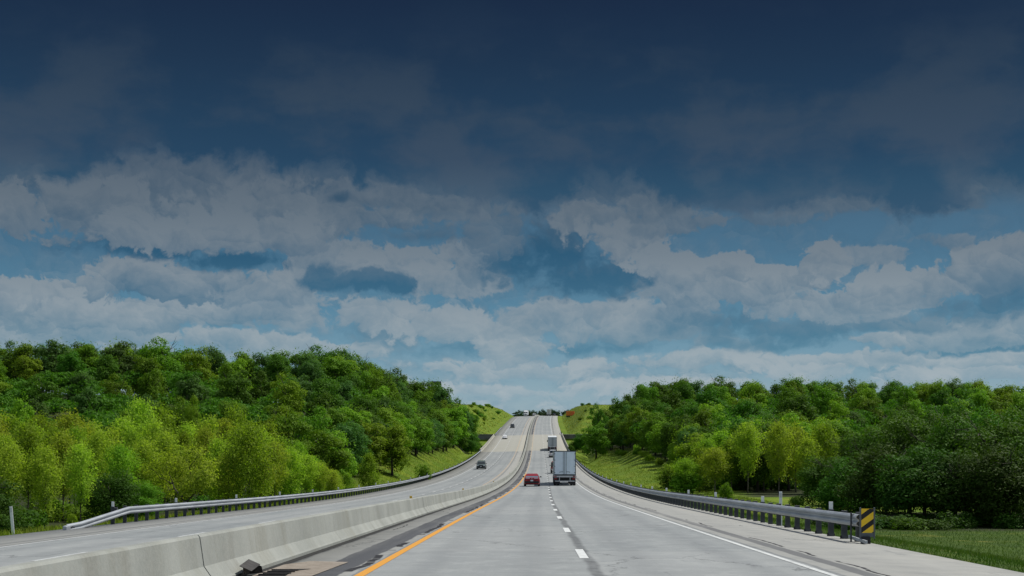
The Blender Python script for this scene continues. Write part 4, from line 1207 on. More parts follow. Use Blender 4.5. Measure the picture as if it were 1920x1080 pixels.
if True:
    wood(-1, [198, 226, 254, 282, 306, 326, 340], -40, 900, 8.0, lambda y: float(np.interp(y, [160, 200, 250, 400], [33, 33, 32, 31])))
    wood(-1, [362, 392, 424, 456], 640, 905, 8.4, lambda y: 31)
    wood(1, [196, 222, 250, 280, 310, 342, 376, 408, 440], 1085, 1950, 9.9, lambda y: float(np.interp(y, [150, 170, 240, 310, 400, 450], [29, 28, 27, 24, 21, 21])))
    # the wood's edge along both embankments
    for side, us_ in ((-1, [26.5, 26.0, 25.0, 24.5]), (1, [25.5, 24.0, 21.0, 17.5])):
        for r_ in (0, 1):
            yy = (168 if side < 0 else 158) + 4 * r_
            while yy < (404 if side < 0 else 400):
                u = (float(np.interp(yy, [165, 230, 310, 400], us_)) + 4.6 * r_ + rs.uniform(-.8, .8)) * side
                lf = rs.choices(['deep', 'mid', 'bright', 'blue'], [.4, .32, .16, .12])[0]
                tone = {'deep': 'deep green', 'mid': 'green', 'bright': 'bright green', 'blue': 'greyish green'}[lf]
                lab = f"{tone} tree in the front rank of the wood beside the {'left' if side < 0 else 'right'} embankment"
                tree('broad', u + float(cx(yy)), yy, rs.uniform(7.5, 10) + 1.2 * r_, rs.uniform(5.2, 7.4), lf, lab, lab[len(tone) + 1:] + ', ' + tone)
                yy += rs.uniform(7.0, 10.5) * (1 + .25 * r_)
    # single trees that stand out
    tree_px('broad', 735, 205, 786, 78, 'bright', 'large round bright green tree before the dark wood above the cone shaped sapling')
    tree_px('broad', 640, 215, 800, 62, 'mid', 'round green tree above the end of the yellow thicket')
    tree_px('broad', 40, 185, 728, 62, 'bright', 'bright round tree glowing low on the left hill near the picture edge')
    tree_px('broad', 365, 190, 735, 44, 'bright', 'narrow bright green tree rising above the yellow thicket on the left hill')
    tree_px('broad', 850, 372, 752, 66, 'bright', 'bright green tree at the right end of the left wood before the grassy bank')
    tree_px('broad', 812, 330, 760, 70, 'mid', 'green tree leaning over the left embankment near the bridge')
    tree_px('broad', 1122, 372, 752, 34, 'deep', 'tall dark tree standing against the sky beside the right grassy bank')
    tree_px('broad', 1118, 330, 788, 58, 'mid', 'green tree closest to the bridge on the right embankment')
    for k, (px, Y, yt, w) in enumerate([(560, 352, 648, 66), (600, 358, 642, 70), (640, 362, 645, 70), (672, 372, 660, 62), (690, 380, 672, 60), (716, 392, 686, 60), (748, 405, 697, 56), (776, 420, 706, 52), (800, 428, 716, 46), (832, 436, 726, 44), (852, 452, 742, 44), (868, 462, 752, 40), (808, 418, 705, 44), (820, 412, 708, 40), (831, 408, 716, 42), (884, 470, 764, 30)]):
        tree_px('broad', px, Y, yt, w * 1.15, ['mid', 'deep', 'blue'][k % 3], 'broadleaf tree on the falling skyline of the left hill beside the billboard', 'trees on the falling skyline of the left hill')
    for k, (px, Y, yt, w) in enumerate([(1160, 425, 742, 48), (1182, 430, 728, 48), (1205, 436, 712, 50), (1140, 415, 758, 44), (1235, 440, 706, 52)]):
        tree_px('broad', px, Y, yt, w * 1.15, ['mid', 'deep', 'blue'][k % 3], 'broadleaf tree at the near end of the right skyline', 'trees at the near end of the right skyline')
    for k, (px, Y, yt, w) in enumerate([(1300, 178, 806, 92), (1352, 182, 790, 96), (1408, 180, 782, 96), (1462, 184, 776, 98), (1518, 180, 782, 98), (1575, 178, 784, 98)]):
        tree_px('broad', px, Y, yt, w, ['lime', 'bright', 'mid'][k % 3], ['lime green', 'bright green', 'green'][k % 3] + ' broad tree rising behind the slender trees of the small meadow', 'broad trees behind the small meadow, ' + str(['lime', 'bright', 'mid'][k % 3]))
    # right flat: slender trees behind the small meadow
    gm = 'slender yellow green trees behind the small meadow'
    for (px, Y, yt, w, lf) in [(1285, 150, 862, 60, 'lime'), (1312, 156, 838, 62, 'lime'), (1340, 150, 842, 66, 'yellow'), (1372, 158, 825, 62, 'lime'), (1402, 152, 796, 64, 'yellow'), (1432, 160, 815, 60, 'yellow'), (1460, 150, 796, 66, 'yellow'),
                               (1492, 156, 798, 66, 'yellow'), (1516, 148, 822, 60, 'yellow'), (1420, 170, 790, 70, 'lime'), (1478, 172, 786, 70, 'lime'), (1350, 172, 812, 70, 'lime'), (1545, 150, 800, 70, 'lime'), (1388, 164, 806, 58, 'lime'), (1446, 166, 790, 58, 'lime'), (1505, 164, 792, 58, 'lime'), (1325, 166, 826, 58, 'lime'), (1256, 172, 872, 60, 'lime')]:
        tone = 'yellow green' if lf == 'yellow' else 'lime green'
        tree_px('young', px, Y, yt, w, lf, f'slender {tone} tree with a thin bare trunk behind the small meadow', gm + ', ' + tone, name='young_tree', bark=M_BARKP if int(px) % 3 else M_BARK, var=3 if int(px) % 2 else None)
# low growth that closes the foot of the shady clump
for k in range(13):
    px = 1540 + k * 36 + rs.uniform(-10, 10); Y = rs.uniform(66, 72)
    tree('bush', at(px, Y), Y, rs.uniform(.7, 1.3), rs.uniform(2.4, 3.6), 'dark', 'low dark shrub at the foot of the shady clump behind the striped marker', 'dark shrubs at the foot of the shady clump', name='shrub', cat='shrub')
# the near right trees, their shade put into darker leaf colours
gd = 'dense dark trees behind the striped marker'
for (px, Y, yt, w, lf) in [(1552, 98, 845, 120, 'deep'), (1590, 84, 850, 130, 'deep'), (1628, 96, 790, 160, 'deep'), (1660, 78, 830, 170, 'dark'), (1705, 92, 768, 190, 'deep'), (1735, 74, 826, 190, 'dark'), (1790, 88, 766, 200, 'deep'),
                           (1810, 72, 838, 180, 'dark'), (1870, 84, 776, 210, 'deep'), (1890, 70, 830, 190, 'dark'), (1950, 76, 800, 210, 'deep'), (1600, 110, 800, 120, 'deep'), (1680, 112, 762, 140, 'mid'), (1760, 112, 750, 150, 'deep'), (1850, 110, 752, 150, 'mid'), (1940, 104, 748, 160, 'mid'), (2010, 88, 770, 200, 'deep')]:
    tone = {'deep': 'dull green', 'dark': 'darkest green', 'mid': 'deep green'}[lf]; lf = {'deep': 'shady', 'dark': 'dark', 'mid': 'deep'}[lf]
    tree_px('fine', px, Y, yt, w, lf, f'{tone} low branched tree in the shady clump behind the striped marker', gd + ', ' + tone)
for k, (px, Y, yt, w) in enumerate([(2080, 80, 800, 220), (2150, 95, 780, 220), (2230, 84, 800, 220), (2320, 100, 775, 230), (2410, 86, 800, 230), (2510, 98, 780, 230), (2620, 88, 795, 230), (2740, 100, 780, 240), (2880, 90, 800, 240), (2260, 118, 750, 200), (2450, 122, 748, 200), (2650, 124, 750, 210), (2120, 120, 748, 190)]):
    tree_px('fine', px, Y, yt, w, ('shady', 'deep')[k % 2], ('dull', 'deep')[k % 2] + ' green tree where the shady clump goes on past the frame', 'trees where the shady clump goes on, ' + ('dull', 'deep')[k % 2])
for k, (px, Y, yt, w) in enumerate([(-120, 92, 800, 110), (-190, 84, 806, 110), (-260, 98, 795, 110), (-340, 88, 800, 120), (-420, 100, 790, 110), (-500, 92, 800, 120), (-590, 98, 800, 120), (-680, 104, 790, 120), (-160, 118, 780, 110), (-310, 122, 780, 110), (-470, 126, 780, 110)]):
    tree_px('young', px, Y, yt, w, ('lime', 'yellow')[k % 2], ('lime', 'yellow') [k % 2] + ' green young tree where the left thicket goes on past the frame', 'young trees where the left thicket goes on, ' + ('lime', 'yellow')[k % 2], name='young_tree')
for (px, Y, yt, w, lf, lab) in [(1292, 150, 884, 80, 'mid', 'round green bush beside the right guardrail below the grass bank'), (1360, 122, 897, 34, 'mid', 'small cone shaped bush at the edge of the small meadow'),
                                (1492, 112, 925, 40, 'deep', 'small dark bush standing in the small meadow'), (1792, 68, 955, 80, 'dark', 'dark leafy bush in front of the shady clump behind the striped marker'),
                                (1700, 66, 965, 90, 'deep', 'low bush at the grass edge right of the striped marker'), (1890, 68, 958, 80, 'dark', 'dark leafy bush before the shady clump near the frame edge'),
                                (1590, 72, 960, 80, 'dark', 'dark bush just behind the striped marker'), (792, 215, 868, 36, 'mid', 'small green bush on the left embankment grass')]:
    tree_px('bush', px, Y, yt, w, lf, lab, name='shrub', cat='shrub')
ge = 'bushes along the lower edge of the right grass bank'
for k in range(14):
    Y = 168 + k * 12; u = float(np.interp(Y, [168, 230, 340], [22.0, 20.5, 16.5])) + rs.uniform(0, 2); x = u + float(cx(Y))
    lf = rs.choice(['lime', 'yellow', 'mid', 'bright'])
    tree('bush', x, Y, rs.uniform(1.2, 2.2), rs.uniform(2, 3.4), lf, f"{ {'lime': 'lime green', 'yellow': 'yellowish', 'mid': 'green', 'bright': 'bright green'}[lf]} bush along the edge of the right grass bank", ge + ', ' + lf, name='shrub', cat='shrub')
gw = 'scrub in front of the retaining walls'
for (px, Y, yt, w) in [(884, 440, 818, 22), (892, 470, 824, 16), (900, 455, 832, 16), (878, 430, 808, 26), (906, 430, 838, 12), (1072, 440, 826, 12), (1082, 450, 818, 18), (1092, 440, 806, 24), (1070, 400, 834, 10)]:
    x = at(px, Y); tree('fine', x, Y, max(2.5, EYE + (800 - yt) / F * Y - tz(x, Y)), w / F * Y * 1.5, rs.choice(['deep', 'mid', 'shady']), 'scrubby tree growing in the hollow below the bridge', gw, name='scrub_tree')
gb = 'bushes scattered over the far left grass bank'
for k in range(26):
    Y = rs.choice([565, 580, 600, 615, 640, 690, 760]) + rs.uniform(-10, 10); u = -18.5 - rs.uniform(5.5, 17); x = u + float(cx(Y))
    tree('bush', x, Y, rs.uniform(1.0, 2.6), rs.uniform(2.2, 4.6), rs.choice(['mid', 'deep', 'bright']), 'small bush on the far grassy bank left of the road', gb, name='shrub', cat='shrub')
gb2 = 'bushes on the far right grass bank'
for k in range(12):
    Y = rs.choice([550, 570, 620, 660, 720, 780]) + rs.uniform(-10, 10); u = 9 + rs.uniform(7, 16); x = u + float(cx(Y))
    tree('bush', x, Y, rs.uniform(.8, 2.2), rs.uniform(2.0, 4.0), rs.choice(['mid', 'deep']), 'small bush on the far grassy bank right of the road', gb2, name='shrub', cat='shrub')
gc = 'trees beyond the crest of the road'
for k, (px, yt, w) in enumerate([(968, 770, 14), (974, 767, 12), (991, 767, 13), (998, 767, 14), (1004, 768, 11), (1012, 768, 12), (1019, 765, 13), (1034, 764, 13), (1041, 766, 12), (1048, 768, 9), (1056, 767, 9), (1061, 765, 9), (1066, 766, 9), (1086, 767, 13), (982, 769, 12)]):
    Y = 1120 + 40 * (k % 4); x = at(px, Y)
    H = EYE + (800 - yt) / F * Y - tz(x, Y) + .3
    tree('broad', x, Y, H, w / F * Y * 1.25, 'far', 'distant dark tree beyond the crest of the road', gc)

# woods that fill in behind and between the single trees: far too many to count
def woods():
    rng = np.random.default_rng(77)
    V = []; Nn = 0
    for side in (-1, 1):
        for q in range(230 if side < 0 else 300):
            px = rng.uniform(-120, 880) if side < 0 else rng.uniform(1130, 2040)
            Zr = float(np.interp(px, SKY_PX, RIDGE_Z)); Y = Zr - 170 * rng.random() ** 1.3 + rng.uniform(4, 26)
            if side > 0: Y = Zr - 230 * rng.random() ** 1.2 + rng.uniform(4, 26)
            if Y < 185: continue
            x = at(px, Y); u = x - float(cx(Y))
            if abs(u + 4.8) < 26: continue
            m = 620; H = rng.uniform(5.5, 9.0) * (1 if Y < Zr - 24 else 1.55); W = rng.uniform(6.5, 9)
            d = sphere_dirs(m, rng); d[:, 2] = np.abs(d[:, 2]) * .9 - .25
            lump = .82 + .2 * np.sin(d[:, 0] * 5 + q) * np.cos(d[:, 1] * 6 + q * 2) + rng.uniform(-.08, .08, m)
            p = np.stack([d[:, 0] * W / 2 * lump, d[:, 1] * W / 2 * lump, H * .62 + d[:, 2] * H * .4 * lump], -1) + np.array([x, Y, tz(x, Y)])
            V.append((p, d))
    # the wood goes on to both sides of the stretch of road
    for q in range(420):
        side = -1 if q % 2 else 1; Y = 150 + 260 * rng.random() ** 1.1
        x = side * (at(1960, Y) + rng.uniform(3, 95)) if side > 0 else at(-50, Y) - rng.uniform(3, 95)
        m = 620; H = rng.uniform(7, 12); W = rng.uniform(6.5, 9.5)
        d = sphere_dirs(m, rng); lump = .8 + .24 * np.sin(d[:, 0] * 5 + q) * np.cos(d[:, 1] * 6 + q * 2) + rng.uniform(-.1, .1, m)
        V.append((np.stack([d[:, 0] * W / 2 * lump, d[:, 1] * W / 2 * lump, H * .5 + d[:, 2] * H * .5 * lump], -1) + np.array([x, Y, tz(x, Y)]), d))
    C = np.concatenate([v[0] for v in V]); N = np.concatenate([v[1] for v in V]) + np.array([0, 0, .4])
    me = leaf_mesh('woods', C, N, .5, rng, LEAF['deep'])
    o = link(bpy.data.objects.new('woods', me))
    props(o, 'dense green wood filling the hills behind the single trees', 'woods', None, 'stuff')
woods()

# --- grass blades on the verges and the near banks
def grass(name, n, sampler, hgt, wid, seed, cols, label):
    rng = np.random.default_rng(seed)
    x, y = sampler(n, rng); z = terrain(x, y)
    n = len(x); k = 3
    a = rng.uniform(0, 6.283, n); h = hgt * rng.uniform(.45, 1.2, n); w = wid * rng.uniform(.6, 1.3, n)
    dx, dy = np.cos(a), np.sin(a); lean = rng.normal(0, .35, (n, 2)) * h[:, None]
    b = np.stack([x, y, z - .03], -1)
    p0 = b + np.stack([dx * w, dy * w, 0 * w], -1); p1 = b - np.stack([dx * w, dy * w, 0 * w], -1)
    p2 = b + np.stack([lean[:, 0], lean[:, 1], h], -1)
    V = np.stack([p0, p1, p2], 1).reshape(-1, 3)
    o = mesh_np(name, V, np.arange(3 * n).reshape(n, 3), cols)
    props(o, label, 'grass', None, 'stuff')
    return o
def mat_grass(name, c, c2, c3=(.20, .21, .03, 1)):
    m, nt, b = new_mat(name)
    geo = nt.new('ShaderNodeNewGeometry')
    n = nt.noise(geo.outputs['Position'], .35, 4, .6)
    col = nt.mix(geo.outputs['Random Per Island'], c4(c), c4(c2))
    col = nt.mix(nt.mr(n, .4, .65, 0, .5), col, c3)
    nt.l.new(col, b.inputs['Base Color']); b.inputs['Roughness'].default_value = .6; b.inputs['Specular IOR Level'].default_value = .2
    tr = nt.new('ShaderNodeBsdfTranslucent'); nt.l.new(col, tr.inputs[0])
    mx = nt.new('ShaderNodeMixShader'); mx.inputs[0].default_value = .35
    nt.l.new(b.outputs[0], mx.inputs[1]); nt.l.new(tr.outputs[0], mx.inputs[2]); nt.l.new(mx.outputs[0], m.node_tree.nodes['Material Output'].inputs[0])
    return m
M_GRASS = mat_grass('grass_blades', (.12, .20, .008), (.20, .28, .014))
M_LUSH = mat_grass('lush_grass_blades', (.038, .100, .006), (.072, .148, .009), (.11, .155, .022, 1))
def s_right(n, rng):
    y = 22 + 118 * rng.random(n) ** 1.5; u = 8.75 + np.where(y < 66, 20, 12) * rng.random(n) ** 1.2
    return u + cx(y), y
def s_bank(n, rng):
    y = rng.uniform(120, 380, n); u = 8.8 + rng.random(n) ** .9 * 12
    return u + cx(y), y
def s_left(n, rng):
    y = 40 + 340 * rng.random(n) ** 1.5; u = -18.35 - rng.random(n) ** 1.1 * 8
    return u + cx(y), y
if True:
    grass('verge_grass', 110000, s_right, .13, .012, 3, M_LUSH, 'green grass growing beside the right shoulder and the striped marker')
    grass('bank_grass', 16000, s_bank, .24, .05, 4, M_GRASS, 'sunlit grass on the bank outside the right guardrail')
    def s_far(n, rng):
        y = 536 + 330 * rng.random(n) ** 1.4; d_ = 2.5 + 26 * rng.random(n); left = rng.random(n) < .55
        return np.where(left, -18.3 - d_, 8.6 + d_) + cx(y), y
    grass('far_bank_grass', 6000, s_far, .42, .28, 9, mat_grass('dry_grass_blades', (.17, .235, .010), (.30, .31, .03)), 'tall rough grass on the banks beyond the bridge')
    grass('left_verge_grass', 40000, s_left, .30, .03, 5, M_GRASS, 'grass and weeds outside the guardrail of the oncoming carriageway')

# ------------------------------------------------------------------ sky, sun, camera
SUN_AZ, SUN_EL = 62.0, 57.0       # degrees to the right of the view, above the horizon
W_STRENGTH = 0.10
wd = bpy.data.worlds.new('World'); SC.world = wd; wd.use_nodes = True
wt = NT(wd.node_tree)
bg = wd.node_tree.nodes['Background']; bg.inputs[1].default_value = W_STRENGTH
sky = wt.new('ShaderNodeTexSky'); sky.sky_type = 'NISHITA'; sky.sun_disc = False
sky.sun_elevation = R(SUN_EL); sky.sun_rotation = R(SUN_AZ)
sky.altitude = 250; sky.air_density = 1.0; sky.dust_density = 1.2; sky.ozone_density = 1.2
d = wt.new('ShaderNodeTexCoord').outputs['Generated']
x, y, z = wt.sep(d)
az = wt.math('ARCTAN2', x, y)
hyp = wt.math('SQRT', wt.math('ADD', wt.math('MULTIPLY', x, x), wt.math('MULTIPLY', y, y)))
el = wt.math('DIVIDE', z, wt.math('MAXIMUM', hyp, .02))
U = wt.math('MULTIPLY', az, 25.5)          # hundredths: about 100 units across the open sky ahead
V = wt.math('MULTIPLY', wt.math('MINIMUM', el, 4.0), 25.5)
Pv = wt.comb(U, V, 0.0)
def sk(px, py):
    a = math.atan((px - 960) / F); return a * 25.5, (800 - py) / F * math.cos(a) * 25.5

# noise fields ---------------------------------------------------------
def noise2(vec, scale, det, rough, color=False):
    return wt.noise(vec, scale, det, rough, color=color, dim='2D')
Vp = wt.math('MAXIMUM', V, 0.0)
Ps = wt.comb(U, wt.math('MULTIPLY_ADD', wt.math('LOGARITHM', wt.math('ADD', Vp, 1.0), math.e), 1.5, wt.math('MULTIPLY', Vp, .7)), 0.0)
warp = noise2(Ps, .75, 6, .58, True)
wv = wt.vm('SUBTRACT', warp, (.5, .5, .5))
Pw = wt.vm('ADD', Pv, wt.vm('MULTIPLY', wv, (.95, .42, 0)))
Pq = wt.vm('ADD', Ps, wt.vm('MULTIPLY', wv, (.55, .55, 0)))
def vor(scale):
    n = wt.new('ShaderNodeTexVoronoi'); n.voronoi_dimensions = '2D'; n.feature = 'F1'; n.inputs['Scale'].default_value = scale
    wt.l.new(Pq, n.inputs['Vector'])
    # which side of its puff a point lies on, seen from the sun above and to the right
    off = wt.vm('SUBTRACT', Pq, n.outputs['Position'])
    return n.outputs['Distance'], wt.math('MULTIPLY', wt.vm('DOT_PRODUCT', off, (.45, .9, 0)), scale)
d1, s1 = vor(1.25); d2, s2 = vor(3.4)
N0 = noise2(Pq, 1.1, 7, .6)
fine = noise2(Pq, 5.0, 5, .6)
n0 = wt.math('SUBTRACT', N0, .5); nf = wt.math('SUBTRACT', fine, .5)
edge_n = wt.math('ADD', wt.math('MULTIPLY_ADD', d1, .50, -.24), wt.math('MULTIPLY_ADD', d2, .26, -.11))
edge_n = wt.math('ADD', edge_n, wt.math('ADD', wt.math('MULTIPLY', n0, -1.0), wt.math('MULTIPLY', nf, -.8)))
puff = wt.math('ADD', wt.math('MULTIPLY', s1, .19), wt.math('MULTIPLY', s2, .11))
puff = wt.math('ADD', puff, wt.math('ADD', wt.math('MULTIPLY', n0, 1.5), wt.math('MULTIPLY', nf, .62)))

def col_by_el(stops):
    f = wt.mr(V, 0.0, 8.0, smooth=False)
    return wt.ramp(f, [((800 - py) / 800, srgb(*c)) for py, c in stops])
gain = 1.0 / W_STRENGTH
def scaled(c, g):
    n = wt.new('ShaderNodeVectorMath', operation='SCALE'); wt.l.new(c, n.inputs[0]); n.inputs['Scale'].default_value = g
    return n.outputs[0]
lit = col_by_el([(800, (170, 183, 189)), (740, (166, 179, 186)), (660, (154, 168, 176)), (580, (139, 153, 163)), (480, (116, 130, 142)), (390, (99, 113, 126)), (300, (85, 99, 114)), (100, (60, 78, 98)), (0, (40, 58, 80))])
drk = col_by_el([(800, (132, 160, 173)), (740, (110, 148, 167)), (660, (82, 128, 152)), (580, (65, 109, 136)), (480, (47, 90, 119)), (390, (44, 78, 104)), (300, (42, 70, 95)), (100, (34, 58, 84)), (0, (26, 44, 68))])
blue_t = col_by_el([(800, (154, 175, 184)), (740, (138, 166, 180)), (660, (108, 148, 170)), (580, (80, 127, 154)), (480, (64, 107, 135)), (390, (58, 95, 122)), (300, (50, 88, 118)), (100, (36, 64, 92)), (0, (28, 48, 74))])
cur = wt.mix(.06, scaled(blue_t, gain), sky.outputs[0])
litg, drkg = scaled(lit, gain), scaled(drk, gain)
veil = wt.math('MULTIPLY', wt.mr(N0, .36, .62), wt.mr(V, 3.2, 1.2, .25, .85))
cur = wt.mix(veil, cur, wt.mix(wt.mr(puff, -.35, .5), drkg, litg))
cur = wt.mix(wt.mr(V, 3.75, 4.35, 0, .92), cur, wt.mix(wt.math('MULTIPLY_ADD', puff, .5, .5, clamp=True), drkg, litg))
Uw, Vw, _ = wt.sep(Pw)
CL = [
 # px, py, rx, r top, r bottom, shade at the base, shade at the top, softness, opacity  (from the horizon upward)
 (930, 735, 260, 14, 12, .4, 1.0, .5, .8), (1250, 725, 260, 16, 14, .35, 1.0, .5, .8), (700, 735, 200, 20, 16, .4, .9, .5, .7),
 (1110, 690, 60, 24, 22, .3, 1.1, .3, .9), (920, 692, 120, 26, 20, .3, 1.05, .3, .9), (1000, 700, 110, 20, 18, .35, 1.0, .4, .8), (1330, 675, 160, 22, 16, .35, 1.1, .35, .9),
 (1560, 680, 170, 26, 20, .35, 1.1, .3, .9), (1790, 700, 170, 24, 22, .3, 1.0, .4, .9), (1700, 672, 140, 20, 14, .3, 1.0, .4, .8), (1510, 700, 90, 24, 18, .4, 1.1, .3, .8), (1890, 676, 120, 20, 14, .3, 1.0, .3, .8),
 (1100, 652, 220, 30, 20, -.1, .15, .5, .9), (870, 655, 150, 36, 26, -.05, .2, .5, .85), (1450, 645, 190, 26, 16, -.05, .25, .5, .9), (1830, 655, 200, 14, 10, -.1, .1, .35, .95),
 (560, 660, 150, 30, 26, .2, 1.0, .3, .9), (420, 640, 120, 32, 26, .15, 1.05, .3, .9), (260, 640, 70, 34, 30, .3, 1.1, .22, .95), (60, 625, 150, 44, 40, .2, 1.0, .3, .95), (170, 620, 120, 32, 30, .1, .9, .3, .9),
 (760, 615, 190, 42, 38, .0, .5, .45, .9), (860, 610, 140, 44, 40, .5, 1.1, .3, .9), (960, 650, 90, 44, 40, .3, 1.0, .3, .9), (700, 590, 150, 34, 30, .5, 1.0, .35, .9),
 (1770, 635, 110, 40, 26, .2, 1.05, .25, .95), (1880, 620, 90, 36, 30, .1, .9, .3, .9), (1650, 640, 60, 16, 14, .3, 1.0, .3, .9), (1850, 575, 120, 44, 40, -.1, .35, .4, .95), (1700, 610, 150, 26, 20, .0, .4, .4, .8),
 (1060, 600, 220, 44, 40, .35, .95, .4, .9), (1240, 600, 160, 46, 44, .2, .95, .35, .9), (1180, 620, 120, 30, 28, .1, .8, .4, .8),
 (1340, 600, 170, 46, 44, -.1, .3, .45, .95), (1500, 618, 170, 34, 34, -.1, .3, .45, .95), (1580, 575, 130, 34, 26, .3, 1.1, .25, .95), (1460, 570, 110, 40, 26, .4, 1.1, .3, .95), (1640, 560, 100, 30, 24, .3, 1.0, .25, .9),
 (1300, 535, 140, 52, 46, .3, 1.05, .22, 1), (1400, 540, 130, 46, 42, .35, 1.1, .2, 1), (1270, 505, 60, 38, 40, .5, 1.05, .2, 1), (1375, 500, 50, 28, 34, .5, 1.15, .2, 1), (1455, 520, 55, 26, 30, .4, 1.1, .2, 1),
 (1540, 500, 48, 46, 44, .4, 1.05, .22, 1), (1610, 478, 120, 16, 22, .5, .95, .35, .8), (1730, 530, 160, 36, 34, .35, 1.05, .2, 1), (1850, 505, 110, 44, 40, .3, 1.05, .2, 1), (1930, 490, 90, 40, 44, .1, .95, .25, 1), (1895, 545, 90, 34, 40, -.05, .4, .4, .9),
 (1790, 456, 60, 18, 16, .4, .85, .5, .75), (1725, 452, 40, 10, 10, .4, .8, .6, .4),
 (440, 590, 130, 38, 30, .2, 1.0, .25, .95), (300, 590, 120, 34, 30, .2, 1.0, .25, .95), (60, 570, 150, 58, 46, .25, 1.05, .2, 1), (150, 590, 110, 34, 32, .2, 1.0, .25, 1), (540, 580, 120, 46, 34, .3, 1.0, .3, .9),
 (290, 528, 150, 50, 38, .1, 1.05, .2, 1), (400, 535, 110, 36, 30, .05, .9, .25, 1), (190, 505, 50, 24, 24, .5, 1.0, .25, .9), (500, 545, 110, 40, 30, .3, 1.0, .3, .95), (565, 510, 55, 50, 46, .5, 1.1, .2, 1),
 (640, 490, 120, 46, 40, .5, 1.0, .3, .95), (760, 500, 140, 40, 36, .5, 1.05, .3, .95), (850, 530, 120, 40, 36, .5, 1.1, .3, .95), (890, 495, 50, 46, 46, .4, 1.0, .25, .9), (640, 530, 80, 26, 22, -.1, .25, .35, 1), (715, 532, 66, 26, 24, -.15, .3, .22, 1), (620, 512, 46, 26, 30, -.05, .3, .3, 1),
 (1030, 475, 170, 90, 80, -.1, .18, .4, .97), (1120, 525, 150, 46, 42, -.15, .1, .4, .97), (930, 440, 70, 56, 40, .15, .6, .5, .8),
 (1100, 405, 80, 40, 36, .5, 1.0, .35, .95), (1180, 445, 100, 46, 44, .6, 1.05, .3, 1), (1235, 485, 60, 40, 40, .6, 1.1, .25, 1), (1270, 420, 110, 36, 30, .4, .95, .35, .9),
 (860, 390, 120, 26, 22, .4, .95, .4, .85), (700, 410, 130, 30, 26, .3, .8, .4, .9), (780, 440, 120, 22, 18, .1, .5, .5, .7),
 (440, 490, 130, 30, 22, -.15, .15, .35, 1), (290, 462, 190, 42, 26, -.15, .3, .35, 1),
 (330, 385, 300, 90, 84, .35, .85, .4, 1), (560, 395, 200, 70, 70, .45, .9, .4, 1), (410, 440, 130, 50, 40, .5, 1.0, .3, 1), (520, 450, 110, 46, 36, .4, .95, .3, .95), (200, 395, 120, 62, 66, .35, 1.05, .25, 1), (240, 430, 90, 46, 36, .5, 1.05, .22, 1), (130, 375, 70, 46, 50, .4, 1.0, .3, .9),
 (30, 395, 62, 62, 58, .45, 1.0, .22, 1), (690, 360, 110, 34, 30, .4, .85, .45, .9), (640, 372, 34, 14, 12, -.6, -.2, .6, .75),
 (1580, 384, 150, 22, 22, .35, .85, .5, .85), (1720, 388, 110, 16, 16, .3, .75, .5, .7), (1830, 362, 40, 34, 34, .3, .8, .6, .7), (1440, 408, 120, 16, 14, .3, .8, .5, .7),
]
CL.insert(-13, (340, 335, 340, 56, 60, .45, .7, .5, .95)); CL.insert(-13, (1220, 385, 90, 40, 40, .4, .7, .5, .9)); CL.insert(-13, (820, 372, 150, 22, 30, .4, .75, .5, .9))
BOX = []
for (px, py, rx, rt, rb, lo, hi, soft, op) in CL:
    u0, v0 = sk(px, py)
    BOX.append((u0 - rx / 100 * 1.5 - .42, u0 + rx / 100 * 1.5 + .42, v0 - rb / 100 * 1.5 - .2, v0 + rt / 100 * 1.5 + .2))
# one bank of cumulus as a node group: flat at the base, lobed at the top, lit from above and the right
CG = bpy.data.node_groups.new('cumulus_bank', 'ShaderNodeTree')
for nm, ty in (('Below', 'NodeSocketColor'), ('Place', 'NodeSocketVector'), ('Lumps', 'NodeSocketVector'), ('Shaded', 'NodeSocketColor'), ('Lit', 'NodeSocketColor')) + tuple((n_, 'NodeSocketFloat') for n_ in ('A', 'B', 'V0', 'IT', 'IB', 'Soft', 'Op', 'K', 'T0', 'G')):
    CG.interface.new_socket(nm, in_out='INPUT', socket_type=ty)
CG.interface.new_socket('Color', in_out='OUTPUT', socket_type='NodeSocketColor')
cg = NT(CG); gi = cg.new('NodeGroupInput').outputs; go = cg.new('NodeGroupOutput')
pu, pv, _ = cg.sep(gi['Place']); en, pf, _ = cg.sep(gi['Lumps'])
dv = cg.math('SUBTRACT', pv, gi['V0'])
qv = cg.math('MAXIMUM', cg.math('MULTIPLY', dv, gi['IT']), cg.math('MULTIPLY', dv, gi['IB']))
l = cg.math('ADD', cg.vm('LENGTH', cg.comb(cg.math('MULTIPLY_ADD', pu, gi['A'], gi['B']), qv, 0.0)), en)
aq = cg.mr(l, 1.0, gi['Soft'], 0, gi['Op'])
sh = cg.math('MULTIPLY_ADD', pf, gi['G'], cg.math('MULTIPLY_ADD', dv, gi['K'], gi['T0']), clamp=True)
cg.l.new(cg.mix(aq, gi['Below'], cg.mix(sh, gi['Shaded'], gi['Lit'])), go.inputs[0])
place_v = wt.comb(Uw, Vw, 0.0); lumps_v = wt.comb(edge_n, puff, 0.0)
PN = [0]
